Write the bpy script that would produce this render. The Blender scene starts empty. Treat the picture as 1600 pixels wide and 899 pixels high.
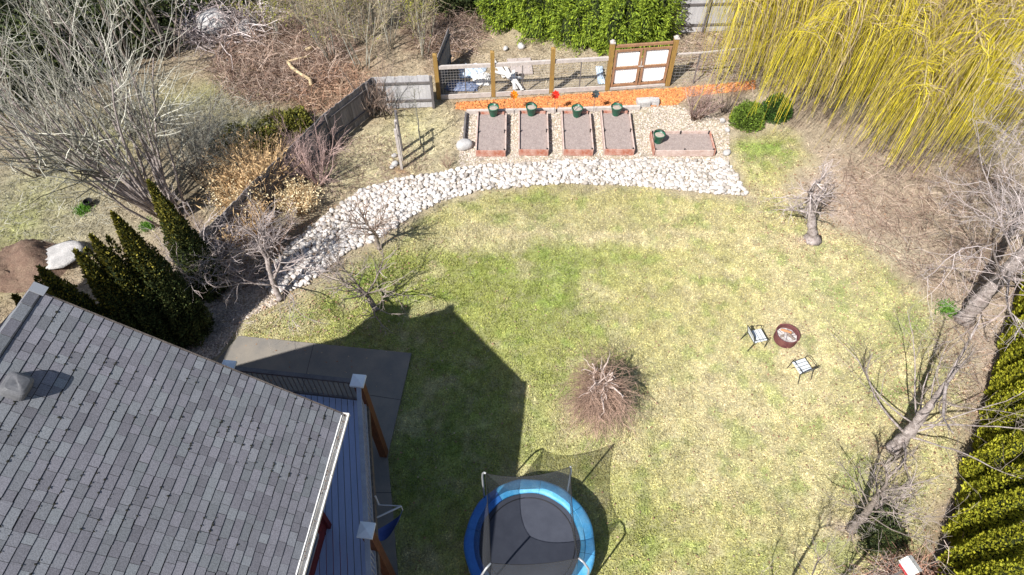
import bpy, math, random
import numpy as np
from mathutils import Vector
R_ = math.radians
rng = np.random.default_rng(7)
random.seed(7)
sc = bpy.context.scene
COL = sc.collection

# ------------------------------------------------------------------ camera, sky, sun, exposure
H, F, PITCH = 17.0, 1067.0, R_(52.5)
cam = bpy.data.objects.new('camera', bpy.data.cameras.new('camera'))
COL.objects.link(cam)
cam.location = (0, 0, H)
cam.rotation_euler = (math.pi/2 - PITCH, 0, 0)
cam.data.sensor_width = 36; cam.data.lens = 36*F/1600
cam.data.clip_end = 3000
sc.camera = cam

SUN_EL, SUN_DIR = R_(48), (0.65, 0.76)          # light travels towards +x +y
world = bpy.data.worlds.new('World'); sc.world = world; world.use_nodes = True
nt = world.node_tree
sky = nt.nodes.new('ShaderNodeTexSky'); sky.sky_type = 'NISHITA'; sky.sun_disc = False
sky.sun_elevation = SUN_EL
sky.sun_rotation = math.atan2(-SUN_DIR[0], -SUN_DIR[1])
bg = nt.nodes['Background']; bg.inputs[1].default_value = 0.07
nt.links.new(sky.outputs[0], bg.inputs[0])
sl = bpy.data.lights.new('sun', 'SUN'); sl.energy = 4.6; sl.angle = R_(0.5); sl.color = (1.0, 0.965, 0.925)
sun = bpy.data.objects.new('sun', sl); COL.objects.link(sun)
sun.rotation_euler = Vector((SUN_DIR[0]*math.cos(SUN_EL), SUN_DIR[1]*math.cos(SUN_EL), -math.sin(SUN_EL))).to_track_quat('-Z', 'Y').to_euler()
sc.view_settings.view_transform = 'Standard'; sc.view_settings.look = 'None'
sc.view_settings.gamma = 1.0; sc.view_settings.use_curve_mapping = False
sc.view_settings.exposure = 0.80
sc.render.engine = 'CYCLES'
sc.cycles.transparent_max_bounces = 16
sc.cycles.max_bounces = 5

# ------------------------------------------------------------------ survey helpers: a point of the site plan from the drone photo
cp, sp = math.cos(PITCH), math.sin(PITCH)
def at(px, py, z=0.0):
    x = px-800; u = 449.5-py
    y = cp*F + sp*u; zz = -sp*F + cp*u
    t = (H-z)/(-zz)
    return np.array([x*t, y*t, z])
def poly_at(pts, z=0.0): return np.array([at(a, b, z)[:2] for a, b in pts])
def inside(P, poly):
    x, y = P[:, 0], P[:, 1]; c = np.zeros(len(P), bool); n = len(poly)
    for i in range(n):
        x1, y1 = poly[i]; x2, y2 = poly[(i+1) % n]
        m = ((y1 > y) != (y2 > y)) & (x < (x2-x1)*(y-y1)/((y2-y1) if y2 != y1 else 1e-9)+x1)
        c ^= m
    return c
def edge_dist(P, poly):
    d = np.full(len(P), 1e9); n = len(poly)
    for i in range(n):
        a = poly[i]; b = poly[(i+1) % n]; ab = b-a
        t = np.clip(((P-a)@ab)/(ab@ab+1e-12), 0, 1)
        d = np.minimum(d, np.linalg.norm(P-(a+t[:, None]*ab), axis=1))
    return d
def soft_in(P, poly, w):
    s = np.where(inside(P, poly), 1, -1)*edge_dist(P, poly)
    return np.clip(s/w*.5+.5, 0, 1)
def vnoise(P, scale, seed=0):                     # smooth value noise, 0..1
    q = P[:, :2]*scale+seed*17.31; i = np.floor(q).astype(int); f = q-i; f = f*f*(3-2*f)
    def h(a, b):
        n = (a*374761393+b*668265263+seed*1442695) & 0xffffffff
        n = ((n ^ (n >> 13))*1274126177) & 0xffffffff
        return ((n ^ (n >> 16)) & 0xffff)/65535.
    a = h(i[:, 0], i[:, 1]); b = h(i[:, 0]+1, i[:, 1]); c = h(i[:, 0], i[:, 1]+1); d = h(i[:, 0]+1, i[:, 1]+1)
    return (a*(1-f[:, 0])+b*f[:, 0])*(1-f[:, 1])+(c*(1-f[:, 0])+d*f[:, 0])*f[:, 1]
def fbm(P, s, seed=0, o=4):
    r = 0; a = .5; t = 0
    for k in range(o):
        r = r+a*vnoise(P, s*2**k, seed+k); t += a; a *= .55
    return r/t

# ------------------------------------------------------------------ materials
MATS = {}
def mat(name, c, c2=None, scale=4, rough=.8, fine=60, famt=.25, island=0, c3=None, bump=0, spec=.3, alpha=None, attr=False, trans=0, metal=0, stretch=None):
    if name in MATS: return MATS[name]
    m = bpy.data.materials.new(name); m.use_nodes = True; MATS[name] = m
    n = m.node_tree.nodes; l = m.node_tree.links; b = n['Principled BSDF']
    b.inputs['Roughness'].default_value = rough; b.inputs['Specular IOR Level'].default_value = spec
    b.inputs['Metallic'].default_value = metal
    tc = n.new('ShaderNodeTexCoord'); co = tc.outputs['Object']
    if stretch:
        mp = n.new('ShaderNodeMapping'); mp.inputs['Scale'].default_value = stretch; l.new(co, mp.inputs[0]); co = mp.outputs[0]
    def noise(s, d=4):
        t = n.new('ShaderNodeTexNoise'); t.inputs['Scale'].default_value = s; t.inputs['Detail'].default_value = d; t.inputs['Roughness'].default_value = .65
        l.new(co, t.inputs['Vector']); return t.outputs[0]
    def mix(fac, a, bb, mode='MIX'):
        x = n.new('ShaderNodeMix'); x.data_type = 'RGBA'; x.blend_type = mode
        if hasattr(fac, 'links'): l.new(fac, x.inputs[0])
        else: x.inputs[0].default_value = fac
        for s, v in ((6, a), (7, bb)):
            if hasattr(v, 'links'): l.new(v, x.inputs[s])
            else: x.inputs[s].default_value = (*v, 1)
        return x.outputs[2]
    def ramp(v, a=.35, bb=.65):
        r = n.new('ShaderNodeMapRange'); r.inputs[1].default_value = a; r.inputs[2].default_value = bb; l.new(v, r.inputs[0]); return r.outputs[0]
    if attr:
        at_ = n.new('ShaderNodeAttribute'); at_.attribute_name = 'tint'; cur = at_.outputs['Color']
        if c2: cur = mix(ramp(noise(scale)), cur, mix(.5, cur, c2))
    else:
        cur = c
        if c2: cur = mix(ramp(noise(scale)), c, c2)
    if island:
        g = n.new('ShaderNodeNewGeometry'); rp = g.outputs['Random Per Island']
        if c3:
            cur = mix(ramp(rp, .35, 1.0), cur, c3)
        w = n.new('ShaderNodeTexWhiteNoise'); w.noise_dimensions = '1D'; l.new(rp, w.inputs['W'])
        r = n.new('ShaderNodeMapRange'); r.inputs[3].default_value = 1-island; r.inputs[4].default_value = 1+island; l.new(w.outputs[0], r.inputs[0])
        hs = n.new('ShaderNodeHueSaturation'); l.new(r.outputs[0], hs.inputs['Value']); 
        if hasattr(cur, 'links'): l.new(cur, hs.inputs['Color'])
        else: hs.inputs['Color'].default_value = (*cur, 1)
        cur = hs.outputs[0]
    if famt:
        r = n.new('ShaderNodeMapRange'); r.inputs[1].default_value = .3; r.inputs[2].default_value = .7
        r.inputs[3].default_value = 1-famt; r.inputs[4].default_value = 1+famt; l.new(noise(fine, 3), r.inputs[0])
        hs = n.new('ShaderNodeHueSaturation'); l.new(r.outputs[0], hs.inputs['Value'])
        if hasattr(cur, 'links'): l.new(cur, hs.inputs['Color'])
        else: hs.inputs['Color'].default_value = (*cur, 1)
        cur = hs.outputs[0]
    if hasattr(cur, 'links'): l.new(cur, b.inputs['Base Color'])
    else: b.inputs['Base Color'].default_value = (*cur, 1)
    if bump:
        bp = n.new('ShaderNodeBump'); bp.inputs['Strength'].default_value = 1; bp.inputs['Distance'].default_value = bump
        l.new(noise(fine, 4), bp.inputs['Height']); l.new(bp.outputs[0], b.inputs['Normal'])
    if alpha is not None: b.inputs['Alpha'].default_value = alpha
    if trans:
        tr = n.new('ShaderNodeBsdfTranslucent'); ms = n.new('ShaderNodeMixShader'); ms.inputs[0].default_value = trans
        if hasattr(cur, 'links'): l.new(cur, tr.inputs[0])
        else: tr.inputs[0].default_value = (*cur, 1)
        l.new(b.outputs[0], ms.inputs[1]); l.new(tr.outputs[0], ms.inputs[2]); l.new(ms.outputs[0], n['Material Output'].inputs[0])
    return m

M_ground = mat('ground', (0, 0, 0), attr=True, c2=(.28, .24, .17), scale=1.7, fine=26, famt=.42, bump=.03, rough=.95, spec=.05)
M_grass = mat('grass_blades', (0, 0, 0), attr=True, island=.22, famt=0, rough=.9, spec=.1, trans=.15)
M_straw = mat('dry_straw', (.42, .34, .22), island=.45, c3=(.22, .16, .11), famt=0, rough=.9, spec=.1)
M_conc = mat('concrete', (.235, .21, .175), (.17, .16, .145), scale=1.2, fine=90, famt=.12, bump=.002, rough=.9)
M_stone = mat('pale_river_stone', (.53, .48, .42), (.36, .32, .28), scale=3.5, island=.32, c3=(.62, .59, .56), fine=30, famt=.15, rough=.85)
M_pebble = mat('gravel', (.52, .45, .38), island=.35, c3=(.38, .32, .27), famt=0, rough=.9)
M_chip = mat('orange_bark', (.60, .25, .09), island=.42, c3=(.42, .17, .07), famt=0, rough=.9, spec=.1)
M_bark = mat('grey_bark', (.33, .28, .24), (.20, .165, .14), scale=9, fine=50, famt=.3, bump=.025, rough=.95, spec=.1)
M_barkp = mat('pale_bark', (.48, .42, .39), (.22, .18, .165), scale=9, fine=45, famt=.35, bump=.025, rough=.95, spec=.1)
M_barkd = mat('dark_bark', (.10, .085, .075), (.17, .14, .12), scale=9, fine=50, famt=.3, bump=.01, rough=.95, spec=.1)
M_twig = mat('grey_twig', (.33, .28, .25), island=.3, c3=(.22, .18, .16), famt=0, rough=.9, spec=.1)
M_twigp = mat('pale_twig', (.50, .44, .42), island=.3, c3=(.34, .27, .25), famt=0, rough=.9, spec=.1)
M_twigo = mat('olive_grey_twig', (.40, .39, .33), island=.5, c3=(.15, .14, .10), famt=0, rough=.9, spec=.1)  # dark tone mixed in stands for the shaded sides of stems
M_twigr = mat('red_brown_twig', (.38, .255, .19), island=.4, c3=(.26, .18, .14), famt=0, rough=.9, spec=.1)
M_bramble = mat('bramble_cane', (.22, .145, .11), island=.45, c3=(.48, .38, .31), famt=0, rough=.9, spec=.1)
M_willow = mat('willow_strand', (.70, .60, .04), island=.35, c3=(.46, .37, .11), famt=0, rough=.7, spec=.2, trans=.2)  # brown tone mixed in stands for branches and shaded inner strands
M_willowb = mat('willow_branch', (.40, .34, .10), (.30, .25, .15), scale=3, famt=.2, rough=.9)
M_bud = mat('spring_bud', (.36, .36, .05), island=.35, c3=(.24, .27, .06), famt=0, rough=.8, trans=.25)
M_thuja = mat('cedar_foliage', (.085, .115, .018), island=.4, c3=(.17, .15, .02), famt=0, rough=.75, spec=.2, trans=.12)
M_thujad = mat('dark_cedar_foliage', (.065, .090, .030), island=.45, c3=(.11, .115, .034), famt=0, rough=.8, spec=.2, trans=.08)
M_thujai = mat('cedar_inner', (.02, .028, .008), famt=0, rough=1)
M_thujasun = mat('sunlit_cedar_tip', (.27, .235, .035), island=.3, c3=(.14, .14, .025), famt=0, rough=.8, trans=.12)
M_hedge = mat('hedge_foliage', (.40, .39, .03), island=.4, c3=(.22, .25, .022), famt=0, rough=.75, trans=.15)
M_conif = mat('bright_conifer', (.27, .35, .03), island=.45, c3=(.09, .15, .022), famt=0, rough=.75, trans=.2)
M_box = mat('round_shrub_leaf', (.16, .24, .03), island=.5, c3=(.08, .13, .02), famt=0, rough=.7, trans=.15)
M_under = mat('dark_evergreen_leaf', (.045, .065, .022), island=.4, c3=(.09, .10, .025), famt=0, rough=.8)
M_moss = mat('olive_shrub_leaf', (.20, .19, .03), island=.4, c3=(.11, .12, .03), famt=0, rough=.8)
M_tan = mat('tan_dry_grass', (.66, .47, .25), island=.35, c3=(.48, .32, .18), famt=0, rough=.9, trans=.2)
M_cream = mat('cream_dry_flower', (.78, .67, .44), island=.25, c3=(.5, .4, .24), famt=0, rough=.9, trans=.2)
M_shing = mat('roof_shingle', (.185, .18, .20), (.15, .148, .163), scale=.9, island=.18, c3=(.18, .19, .20), fine=60, famt=.30, bump=.003, rough=.95, spec=.1)
M_under_roof = mat('shadow_line_felt', (.03, .03, .033), famt=0, rough=.95)
M_white = mat('white_paint', (.74, .73, .70), (.6, .58, .54), scale=6, fine=40, famt=.06, rough=.6)
M_red = mat('barn_red_siding', (.17, .022, .022), (.13, .02, .02), scale=3, fine=30, famt=.12, rough=.75)
M_glass = mat('window_glass', (.03, .035, .04), famt=0, rough=.08, spec=.8)
M_cedarpost = mat('stained_post', (.17, .065, .03), (.10, .04, .02), scale=5, fine=30, famt=.25, rough=.7, stretch=(4, 4, .6))
M_cap = mat('white_post_cap', (.70, .74, .78), famt=.05, rough=.4)
M_deck = mat('blue_grey_deck_board', (.38, .44, .62), (.33, .40, .57), scale=2, island=.08, fine=50, famt=.08, rough=.75, stretch=(3, .4, 1))
M_rail = mat('weathered_rail', (.16, .145, .14), (.11, .10, .10), scale=4, fine=40, famt=.2, rough=.85)
M_fpost = mat('tan_fence_post', (.34, .21, .055), (.24, .145, .05), scale=6, fine=30, famt=.2, rough=.85, stretch=(4, 4, .5))
M_gatewood = mat('brown_gate_wood', (.34, .19, .10), (.25, .135, .08), scale=6, fine=30, famt=.2, rough=.85)
M_greyrail = mat('pale_weathered_rail', (.52, .47, .43), (.40, .36, .33), scale=7, fine=40, famt=.15, rough=.9)
M_greywood = mat('weathered_grey_board', (.24, .225, .225), (.16, .15, .15), scale=3, island=.25, fine=30, famt=.25, rough=.95, stretch=(5, 5, .6))
M_palewood = mat('pale_and_sunlit_board', (.50, .49, .49), (.40, .39, .40), scale=3, island=.08, fine=30, famt=.2, rough=.95, stretch=(5, 5, .6))
M_bedwood = mat('faded_red_board', (.50, .32, .26), (.36, .13, .08), scale=5, fine=30, famt=.25, rough=.9)
M_bedcap = mat('bed_top_edge', (.56, .45, .40), (.42, .30, .25), scale=6, fine=30, famt=.2, rough=.9)
M_soil = mat('bed_soil', (.34, .28, .255), (.29, .235, .215), scale=6, fine=45, famt=.35, bump=.02, rough=1)
M_dirt = mat('brown_earth', (.15, .095, .07), (.20, .14, .10), scale=3, fine=25, famt=.4, bump=.04, rough=1)
M_bucket = mat('green_plastic', (.012, .10, .055), famt=.1, rough=.4, spec=.5)
M_black = mat('black_rubber', (.02, .02, .022), famt=.1, rough=.6)
M_mat_t = mat('trampoline_mat', (.040, .045, .062), (.050, .056, .075), scale=3, fine=120, famt=.15, rough=.7)
M_net = mat('safety_net', (.055, .058, .065), famt=0, rough=.8, alpha=.50)
M_pad = mat('sky_blue_vinyl', (.05, .29, .55), (.13, .38, .60), scale=4, fine=25, famt=.14, rough=.5, bump=.004)
M_padshade = mat('shaded_blue_vinyl', (.03, .13, .44), (.04, .17, .48), scale=3, fine=20, famt=.08, rough=.4, bump=.004)  # shaded copy of the light blue pad, for the side in house shadow
M_steel = mat('galvanised_steel', (.42, .43, .44), famt=.1, rough=.4, metal=.4)
M_wire = mat('wire_mesh', (.30, .28, .27), famt=0, rough=.6)
M_chairf = mat('dark_chair_frame', (.03, .03, .03), famt=0, rough=.5)
M_chairs = mat('pale_chair_sling', (.55, .58, .60), famt=.08, rough=.7)
M_rust = mat('rusty_fire_ring', (.11, .035, .04), (.17, .07, .06), scale=6, fine=30, famt=.3, rough=.85)
M_ash = mat('pale_ash', (.52, .48, .46), (.32, .29, .28), scale=12, fine=40, famt=.35, rough=1)
M_log = mat('charred_log', (.10, .08, .07), (.30, .24, .20), scale=10, fine=30, famt=.4, rough=1)
M_logp = mat('bare_branch_wood', (.58, .46, .28), (.45, .34, .2), scale=6, fine=30, famt=.15, rough=.9)
M_tarpb = mat('pale_blue_tarp', (.38, .50, .64), (.55, .60, .66), scale=5, fine=20, famt=.15, rough=.5)
M_tarpd = mat('dark_blue_tarp', (.10, .13, .22), (.16, .2, .3), scale=5, fine=20, famt=.2, rough=.5)
M_orange = mat('orange_spinner', (.75, .22, .01), famt=0, rough=.5)
M_redp = mat('red_spinner', (.70, .03, .015), famt=0, rough=.5)
M_slate = mat('slate_spinner', (.06, .08, .085), famt=0, rough=.5)
M_granite = mat('pale_granite', (.52, .50, .48), (.35, .34, .33), scale=3, fine=25, famt=.25, bump=.02, rough=.95)
M_sling = mat('blue_sling_cloth', (.05, .08, .24), famt=.1, rough=.8)
M_cor = mat('white_corrugated_panel', (.86, .86, .85), famt=.04, rough=.5)
M_grate = mat('dark_soil_strip', (.09, .055, .045), (.14, .09, .07), scale=5, fine=30, famt=.4, bump=.03, rough=1)

# ------------------------------------------------------------------ mesh collector
def basis(d):
    d = d/np.maximum(np.linalg.norm(d, axis=-1, keepdims=True), 1e-9)
    ref = np.where(np.abs(d[..., 2:3]) > .9, np.array([1., 0, 0]), np.array([0, 0, 1.]))
    a = np.cross(d, ref); a /= np.maximum(np.linalg.norm(a, axis=-1, keepdims=True), 1e-9)
    return a, np.cross(d, a)
def unit(v): return v/np.maximum(np.linalg.norm(v, axis=-1, keepdims=True), 1e-9)
def rdir(n): return unit(rng.normal(size=(n, 3)))
class G:
    def __init__(s): s.v = []; s.f = []; s.n = 0; s.c = []
    def add(s, V, Fs, C=None):
        V = np.asarray(V, float).reshape(-1, 3); s.v.append(V)
        for Fa in (Fs if isinstance(Fs, list) else [Fs]):
            s.f.append(np.asarray(Fa, int)+s.n)
        if C is not None: s.c.append(np.asarray(C, float).reshape(-1, 3))
        s.n += len(V); return s
    def box8(s, C):                                   # C[n,8,3]: 4 lower then 4 upper corners
        n = len(C); q = np.array([[3, 2, 1, 0], [4, 5, 6, 7], [0, 1, 5, 4], [1, 2, 6, 5], [2, 3, 7, 6], [3, 0, 4, 7]])
        return s.add(C.reshape(-1, 3), (q[None]+8*np.arange(n)[:, None, None]).reshape(-1, 4))
    def box(s, c, size, rz=0.):
        hx, hy, hz = np.array(size)/2; ca, sa = math.cos(rz), math.sin(rz)
        L = np.array([[-hx, -hy], [hx, -hy], [hx, hy], [-hx, hy]]); L = L@np.array([[ca, sa], [-sa, ca]])
        V = np.array([[*p, z] for z in (-hz, hz) for p in L])+np.array(c)
        return s.box8(V[None])
    def beam(s, a, b, w, h, up=(0, 0, 1)):            # rectangular bar between two points
        a = np.array(a, float); b = np.array(b, float); d = unit(b-a); x = unit(np.cross(d, up)); y = np.cross(x, d)
        V = [p+x*i*w/2+y*j*h/2 for p in (a, b) for i, j in ((-1, -1), (1, -1), (1, 1), (-1, 1))]
        return s.box8(np.array(V)[None])
    def tubes(s, P, R, k=3, cap=True):                # P[n,m,3], R[n,m]
        P = np.asarray(P, float); R = np.asarray(R, float); n, m, _ = P.shape
        if n == 0: return s
        T = np.gradient(P, axis=1); a, b = basis(T)
        # keep frames steady
        a0 = a[:, :1]; a = unit(a0-T*(np.sum(a0*T, -1, keepdims=True)/np.maximum(np.sum(T*T, -1, keepdims=True), 1e-12))); b = np.cross(unit(T), a)
        th = np.arange(k)*2*np.pi/k
        V = P[:, :, None]+R[:, :, None, None]*(np.cos(th)[:, None]*a[:, :, None]+np.sin(th)[:, None]*b[:, :, None])
        i = np.arange(m-1)[:, None]*k; j = np.arange(k)[None]; jn = (j+1) % k
        q = np.stack([i+j, i+jn, i+k+jn, i+k+j], -1).reshape(-1, 4)
        Fq = (q[None]+(np.arange(n)*m*k)[:, None, None]).reshape(-1, 4)
        Fs = [Fq]
        if cap and k > 3:
            Fs.append(np.arange(k)[::-1][None]+(np.arange(n)*m*k)[:, None]); Fs.append(np.arange(k)[None]+(m-1)*k+(np.arange(n)*m*k)[:, None])
        return s.add(V.reshape(-1, 3), Fs)
    def tube(s, pts, r, k=8):
        P = np.array(pts, float)[None]; r = np.broadcast_to(np.array(r, float), (P.shape[1],))[None]
        return s.tubes(P, r, k)
    def leaves(s, P, size, nrm=None, asp=.5, dirs=None, C=None, C_per=None):  # diamond leaves
        n = len(P); d = unit(dirs) if dirs is not None else rdir(n)
        a = unit(np.cross(d, rdir(n) if nrm is None else nrm)); size = np.broadcast_to(size, (n,))[:, None]
        V = np.stack([P, P+(d*.5+a*asp*.5)*size, P+d*size, P+(d*.5-a*asp*.5)*size], 1)
        return s.add(V.reshape(-1, 3), np.arange(4*n).reshape(-1, 4), None if C is None else np.repeat(C, 4, 0))
    def lathe(s, prof, k=24, c=(0, 0, 0)):
        th = np.arange(k)*2*np.pi/k; m = len(prof)
        V = np.array([[r*np.cos(t)+c[0], r*np.sin(t)+c[1], z+c[2]] for r, z in prof for t in th])
        q = [[i*k+j, i*k+(j+1) % k, (i+1)*k+(j+1) % k, (i+1)*k+j] for i in range(m-1) for j in range(k)]
        return s.add(V, np.array(q))
    def prism(s, poly, z0, z1):
        n = len(poly); V = [[*p[:2], z] for z in (z0, z1) for p in poly]
        s.add(V, [np.array([[i, (i+1) % n, n+(i+1) % n, n+i] for i in range(n)]), np.arange(n)[::-1][None], np.arange(n)[None]+n]); return s
    def build(s, name, m, parent=None, world=False, smooth=False, merge=False):
        V = np.concatenate(s.v) if s.v else np.zeros((0, 3))
        if world and parent is not None: V = V-np.array(parent.matrix_basis.translation)
        me = bpy.data.meshes.new(name); me.vertices.add(len(V)); me.vertices.foreach_set('co', V.astype(np.float32).ravel())
        tot = sum(f.size for f in s.f); me.loops.add(tot); npol = sum(len(f) for f in s.f); me.polygons.add(npol)
        me.loops.foreach_set('vertex_index', np.concatenate([f.ravel() for f in s.f]).astype(np.int32))
        sizes = np.concatenate([np.full(len(f), f.shape[1]) for f in s.f]); st = np.concatenate([[0], np.cumsum(sizes)[:-1]])
        me.polygons.foreach_set('loop_start', st.astype(np.int32))
        me.polygons.foreach_set('use_smooth', np.full(npol, bool(smooth)))
        me.update(calc_edges=True)
        if s.c:
            C = np.concatenate(s.c); ca = me.color_attributes.new('tint', 'FLOAT_COLOR', 'POINT')
            ca.data.foreach_set('color', np.concatenate([C, np.ones((len(C), 1))], 1).astype(np.float32).ravel())
        me.materials.append(m)
        o = bpy.data.objects.new(name, me); COL.objects.link(o)
        if parent is not None: o.parent = parent
        return o
def tag(o, label=None, cat=None, group=None, kind=None):
    if label: o['label'] = label
    if cat: o['category'] = cat
    if group: o['group'] = group
    if kind: o['kind'] = kind
    return o
def thing(name, loc, label, cat, group=None, rz=0.):
    o = bpy.data.objects.new(name, None); COL.objects.link(o); o.empty_display_size = .2
    o.location = tuple(float(a) for a in loc); o.rotation_euler = (0, 0, rz)
    return tag(o, label, cat, group)
def copy_tree(o, parent=None):
    c = o.copy(); COL.objects.link(c); c.parent = parent
    for ch in list(o.children): copy_tree(ch, c)
    return c
def place(o, loc, rz=0, label=None, scale=None):
    o.location = tuple(float(a) for a in loc); o.rotation_euler = (0, 0, rz)
    if label: o['label'] = label
    if scale: o.scale = (scale,)*3 if not hasattr(scale, '__len__') else scale
    return o

# ------------------------------------------------------------------ THE GROUND: zones of the site plan
LAWN = poly_at([(500, 455), (560, 415), (600, 375), (640, 345), (700, 312), (760, 298), (880, 288), (1000, 291), (1100, 300), (1168, 312), (1160, 285), (1142, 250), (1132, 212),
                (1235, 205), (1262, 245), (1225, 290), (1260, 330), (1340, 380), (1400, 430), (1470, 490), (1500, 560), (1520, 640), (1500, 730), (1450, 830), (1400, 899), (1300, 1100),
                (620, 1100), (590, 899), (560, 720), (400, 620), (330, 590), (345, 545), (380, 492), (440, 480)])
GRAVEL = poly_at([(728, 172), (1045, 160), (1140, 190), (1140, 262), (720, 272), (715, 230)])
MULCH = poly_at([(714, 160), (760, 157), (945, 144), (1075, 136), (1180, 126), (1180, 139), (1075, 151), (1055, 164), (990, 167), (860, 170), (728, 172), (712, 170)])
ROCKS = poly_at([(408, 446), (450, 385), (510, 335), (560, 300), (610, 282), (680, 272), (725, 262), (860, 252), (1000, 250), (1130, 250), (1145, 262), (1168, 306), (1090, 300), (990, 290),
                 (880, 286), (760, 296), (690, 314), (630, 345), (590, 375), (540, 395), (480, 445), (430, 462)])
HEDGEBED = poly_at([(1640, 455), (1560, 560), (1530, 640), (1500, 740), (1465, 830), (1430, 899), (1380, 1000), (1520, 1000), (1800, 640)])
SIDE = poly_at([(250, 540), (300, 470), (400, 445), (440, 470), (380, 500), (340, 555), (300, 575)])
PATIO = poly_at([(374, 526), (643, 553), (606, 713), (614, 800), (622, 899), (625, 1000), (500, 1000), (330, 640), (338, 566)])
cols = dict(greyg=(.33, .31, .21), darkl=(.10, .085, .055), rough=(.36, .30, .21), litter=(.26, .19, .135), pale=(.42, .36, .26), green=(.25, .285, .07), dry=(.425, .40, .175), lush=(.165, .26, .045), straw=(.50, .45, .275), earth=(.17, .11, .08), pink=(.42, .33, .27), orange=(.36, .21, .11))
cols = {k: np.array(v) for k, v in cols.items()}
def blob(P, px, py, rx, ry, rot=0):
    c = at(px, py)[:2]; sx = at(px+rx, py)[0]-c[0]; sy = at(px, py-ry)[1]-c[1]
    d = P-c
    return np.exp(-((d[:, 0]/sx)**2+(d[:, 1]/sy)**2))
def zone(P):
    n = len(P); w1 = fbm(P, .9, 3)[:, None]; w2 = fbm(P, .35, 11)[:, None]; w3 = fbm(P, 3.1, 5)[:, None]
    Pn = P+(np.stack([fbm(P, 1.3, 21), fbm(P, 1.3, 22)], 1)-.5)*.9
    C = cols['rough']*(1-.75*np.clip((w1-.42)*5, 0, 1))+cols['litter']*(.75*np.clip((w1-.42)*5, 0, 1))
    def lay(C, col, m): m = np.clip(m, 0, 1)[:, None]; return C*(1-m)+cols[col]*m
    nz = np.clip((w2[:, 0]-.3)*2.5, 0, 1)
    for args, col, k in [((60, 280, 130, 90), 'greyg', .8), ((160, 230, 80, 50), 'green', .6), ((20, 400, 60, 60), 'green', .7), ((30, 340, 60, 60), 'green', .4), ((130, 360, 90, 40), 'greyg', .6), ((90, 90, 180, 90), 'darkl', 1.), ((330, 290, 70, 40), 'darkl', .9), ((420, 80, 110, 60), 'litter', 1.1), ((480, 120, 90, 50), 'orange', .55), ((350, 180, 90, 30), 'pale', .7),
                         ((300, 150, 80, 30), 'green', .5), ((400, 205, 70, 28), 'green', .6), ((560, 260, 90, 50), 'straw', .9), ((660, 210, 70, 55), 'straw', .9), ((640, 180, 40, 30), 'green', .3), ((625, 268, 16, 8), 'orange', .9), ((760, 80, 120, 40), 'orange', .35),
                         ((860, 100, 170, 30), 'pale', .9), ((820, 60, 90, 20), 'straw', .6), ((1150, 110, 90, 30), 'pale', .7), ((700, 40, 90, 30), 'litter', .9), ((700, 75, 30, 15), 'orange', .7), ((1320, 300, 150, 80), 'pink', .9), ((1450, 300, 160, 90), 'litter', .4), ((1400, 395, 50, 25), 'pale', .9),
                         ((1560, 520, 60, 120), 'pink', .8), ((1500, 750, 50, 200), 'pink', .7), ((340, 500, 60, 50), 'pale', .8), ((20, 420, 60, 30), 'earth', 1.2), ((1130, 180, 60, 20), 'pink', .5)]:
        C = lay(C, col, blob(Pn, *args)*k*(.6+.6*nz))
    # lawn
    L = soft_in(Pn, LAWN, .55)
    Lc = cols['dry']*(1-np.clip((w1-.45)*3, 0, .6))+cols['green']*np.clip((w1-.45)*3, 0, .6)
    for args, col, k in [((740, 440, 200, 110), 'green', .95), ((900, 560, 160, 140), 'green', .45), ((860, 400, 130, 40), 'lush', .35), ((640, 470, 90, 60), 'green', .6), ((700, 700, 170, 150), 'lush', .7), ((880, 340, 260, 28), 'straw', .45), ((900, 366, 280, 12), 'straw', 1.), ((700, 385, 120, 12), 'straw', .7), ((880, 460, 70, 60), 'lush', .35), ((1185, 235, 50, 25), 'lush', .8),
                         ((1340, 470, 70, 45), 'lush', .45), ((1440, 500, 40, 25), 'lush', .8), ((1280, 430, 70, 60), 'straw', .7), ((1050, 470, 110, 60), 'dry', .7), ((1110, 640, 130, 120), 'straw', .65), ((1260, 560, 60, 60), 'straw', .8), ((1300, 760, 120, 120), 'straw', .4), ((1230, 520, 26, 22), 'pink', .8), ((930, 660, 90, 40), 'straw', .6),
                         ((1230, 480, 200, 200), 'straw', .40), ((960, 830, 60, 80), 'green', .5), ((1060, 860, 100, 60), 'green', .3), ((420, 505, 60, 25), 'straw', .5), ((460, 500, 30, 15), 'lush', .6), ((1400, 700, 26, 16), 'pink', .9), ((1325, 830, 30, 20), 'pink', .8), ((1270, 372, 25, 15), 'pink', .8), ((1450, 650, 90, 120), 'straw', .6), ((1520, 600, 40, 90), 'pink', .6), ((560, 440, 60, 40), 'lush', .5), ((620, 430, 60, 30), 'green', .7)]:
        Lc = lay(Lc, col, blob(Pn, *args)*k*(.55+.8*fbm(P, 1.6, 31)))
    sp_ = np.clip((fbm(P, 2.2, 41)-.56)*9, 0, 1); Lc = lay(Lc, 'lush', sp_*.4)
    sp_ = np.clip((fbm(P, 1.5, 47)-.58)*8, 0, 1); Lc = lay(Lc, 'straw', sp_*.5)
    # tree bark ring scallops and mowing bands
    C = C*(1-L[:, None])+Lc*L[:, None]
    C = lay(C, 'orange', soft_in(Pn, MULCH, .25)*.9)
    C = lay(C, 'pale', soft_in(Pn, GRAVEL, .3)); C = lay(C, 'rough', soft_in(Pn, ROCKS, .3)*.9)
    C = lay(C, 'earth', soft_in(Pn, HEDGEBED, .35)*1.0)  # brown soil, with the shade at the hedge foot put into its colour
    C = lay(C, 'pink', soft_in(Pn, SIDE, .5)*.6)
    C = C*(.80+.40*w3); C = C*(.72+.56*fbm(P, 6.5, 61, 2))[:, None]
    return C, L
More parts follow.
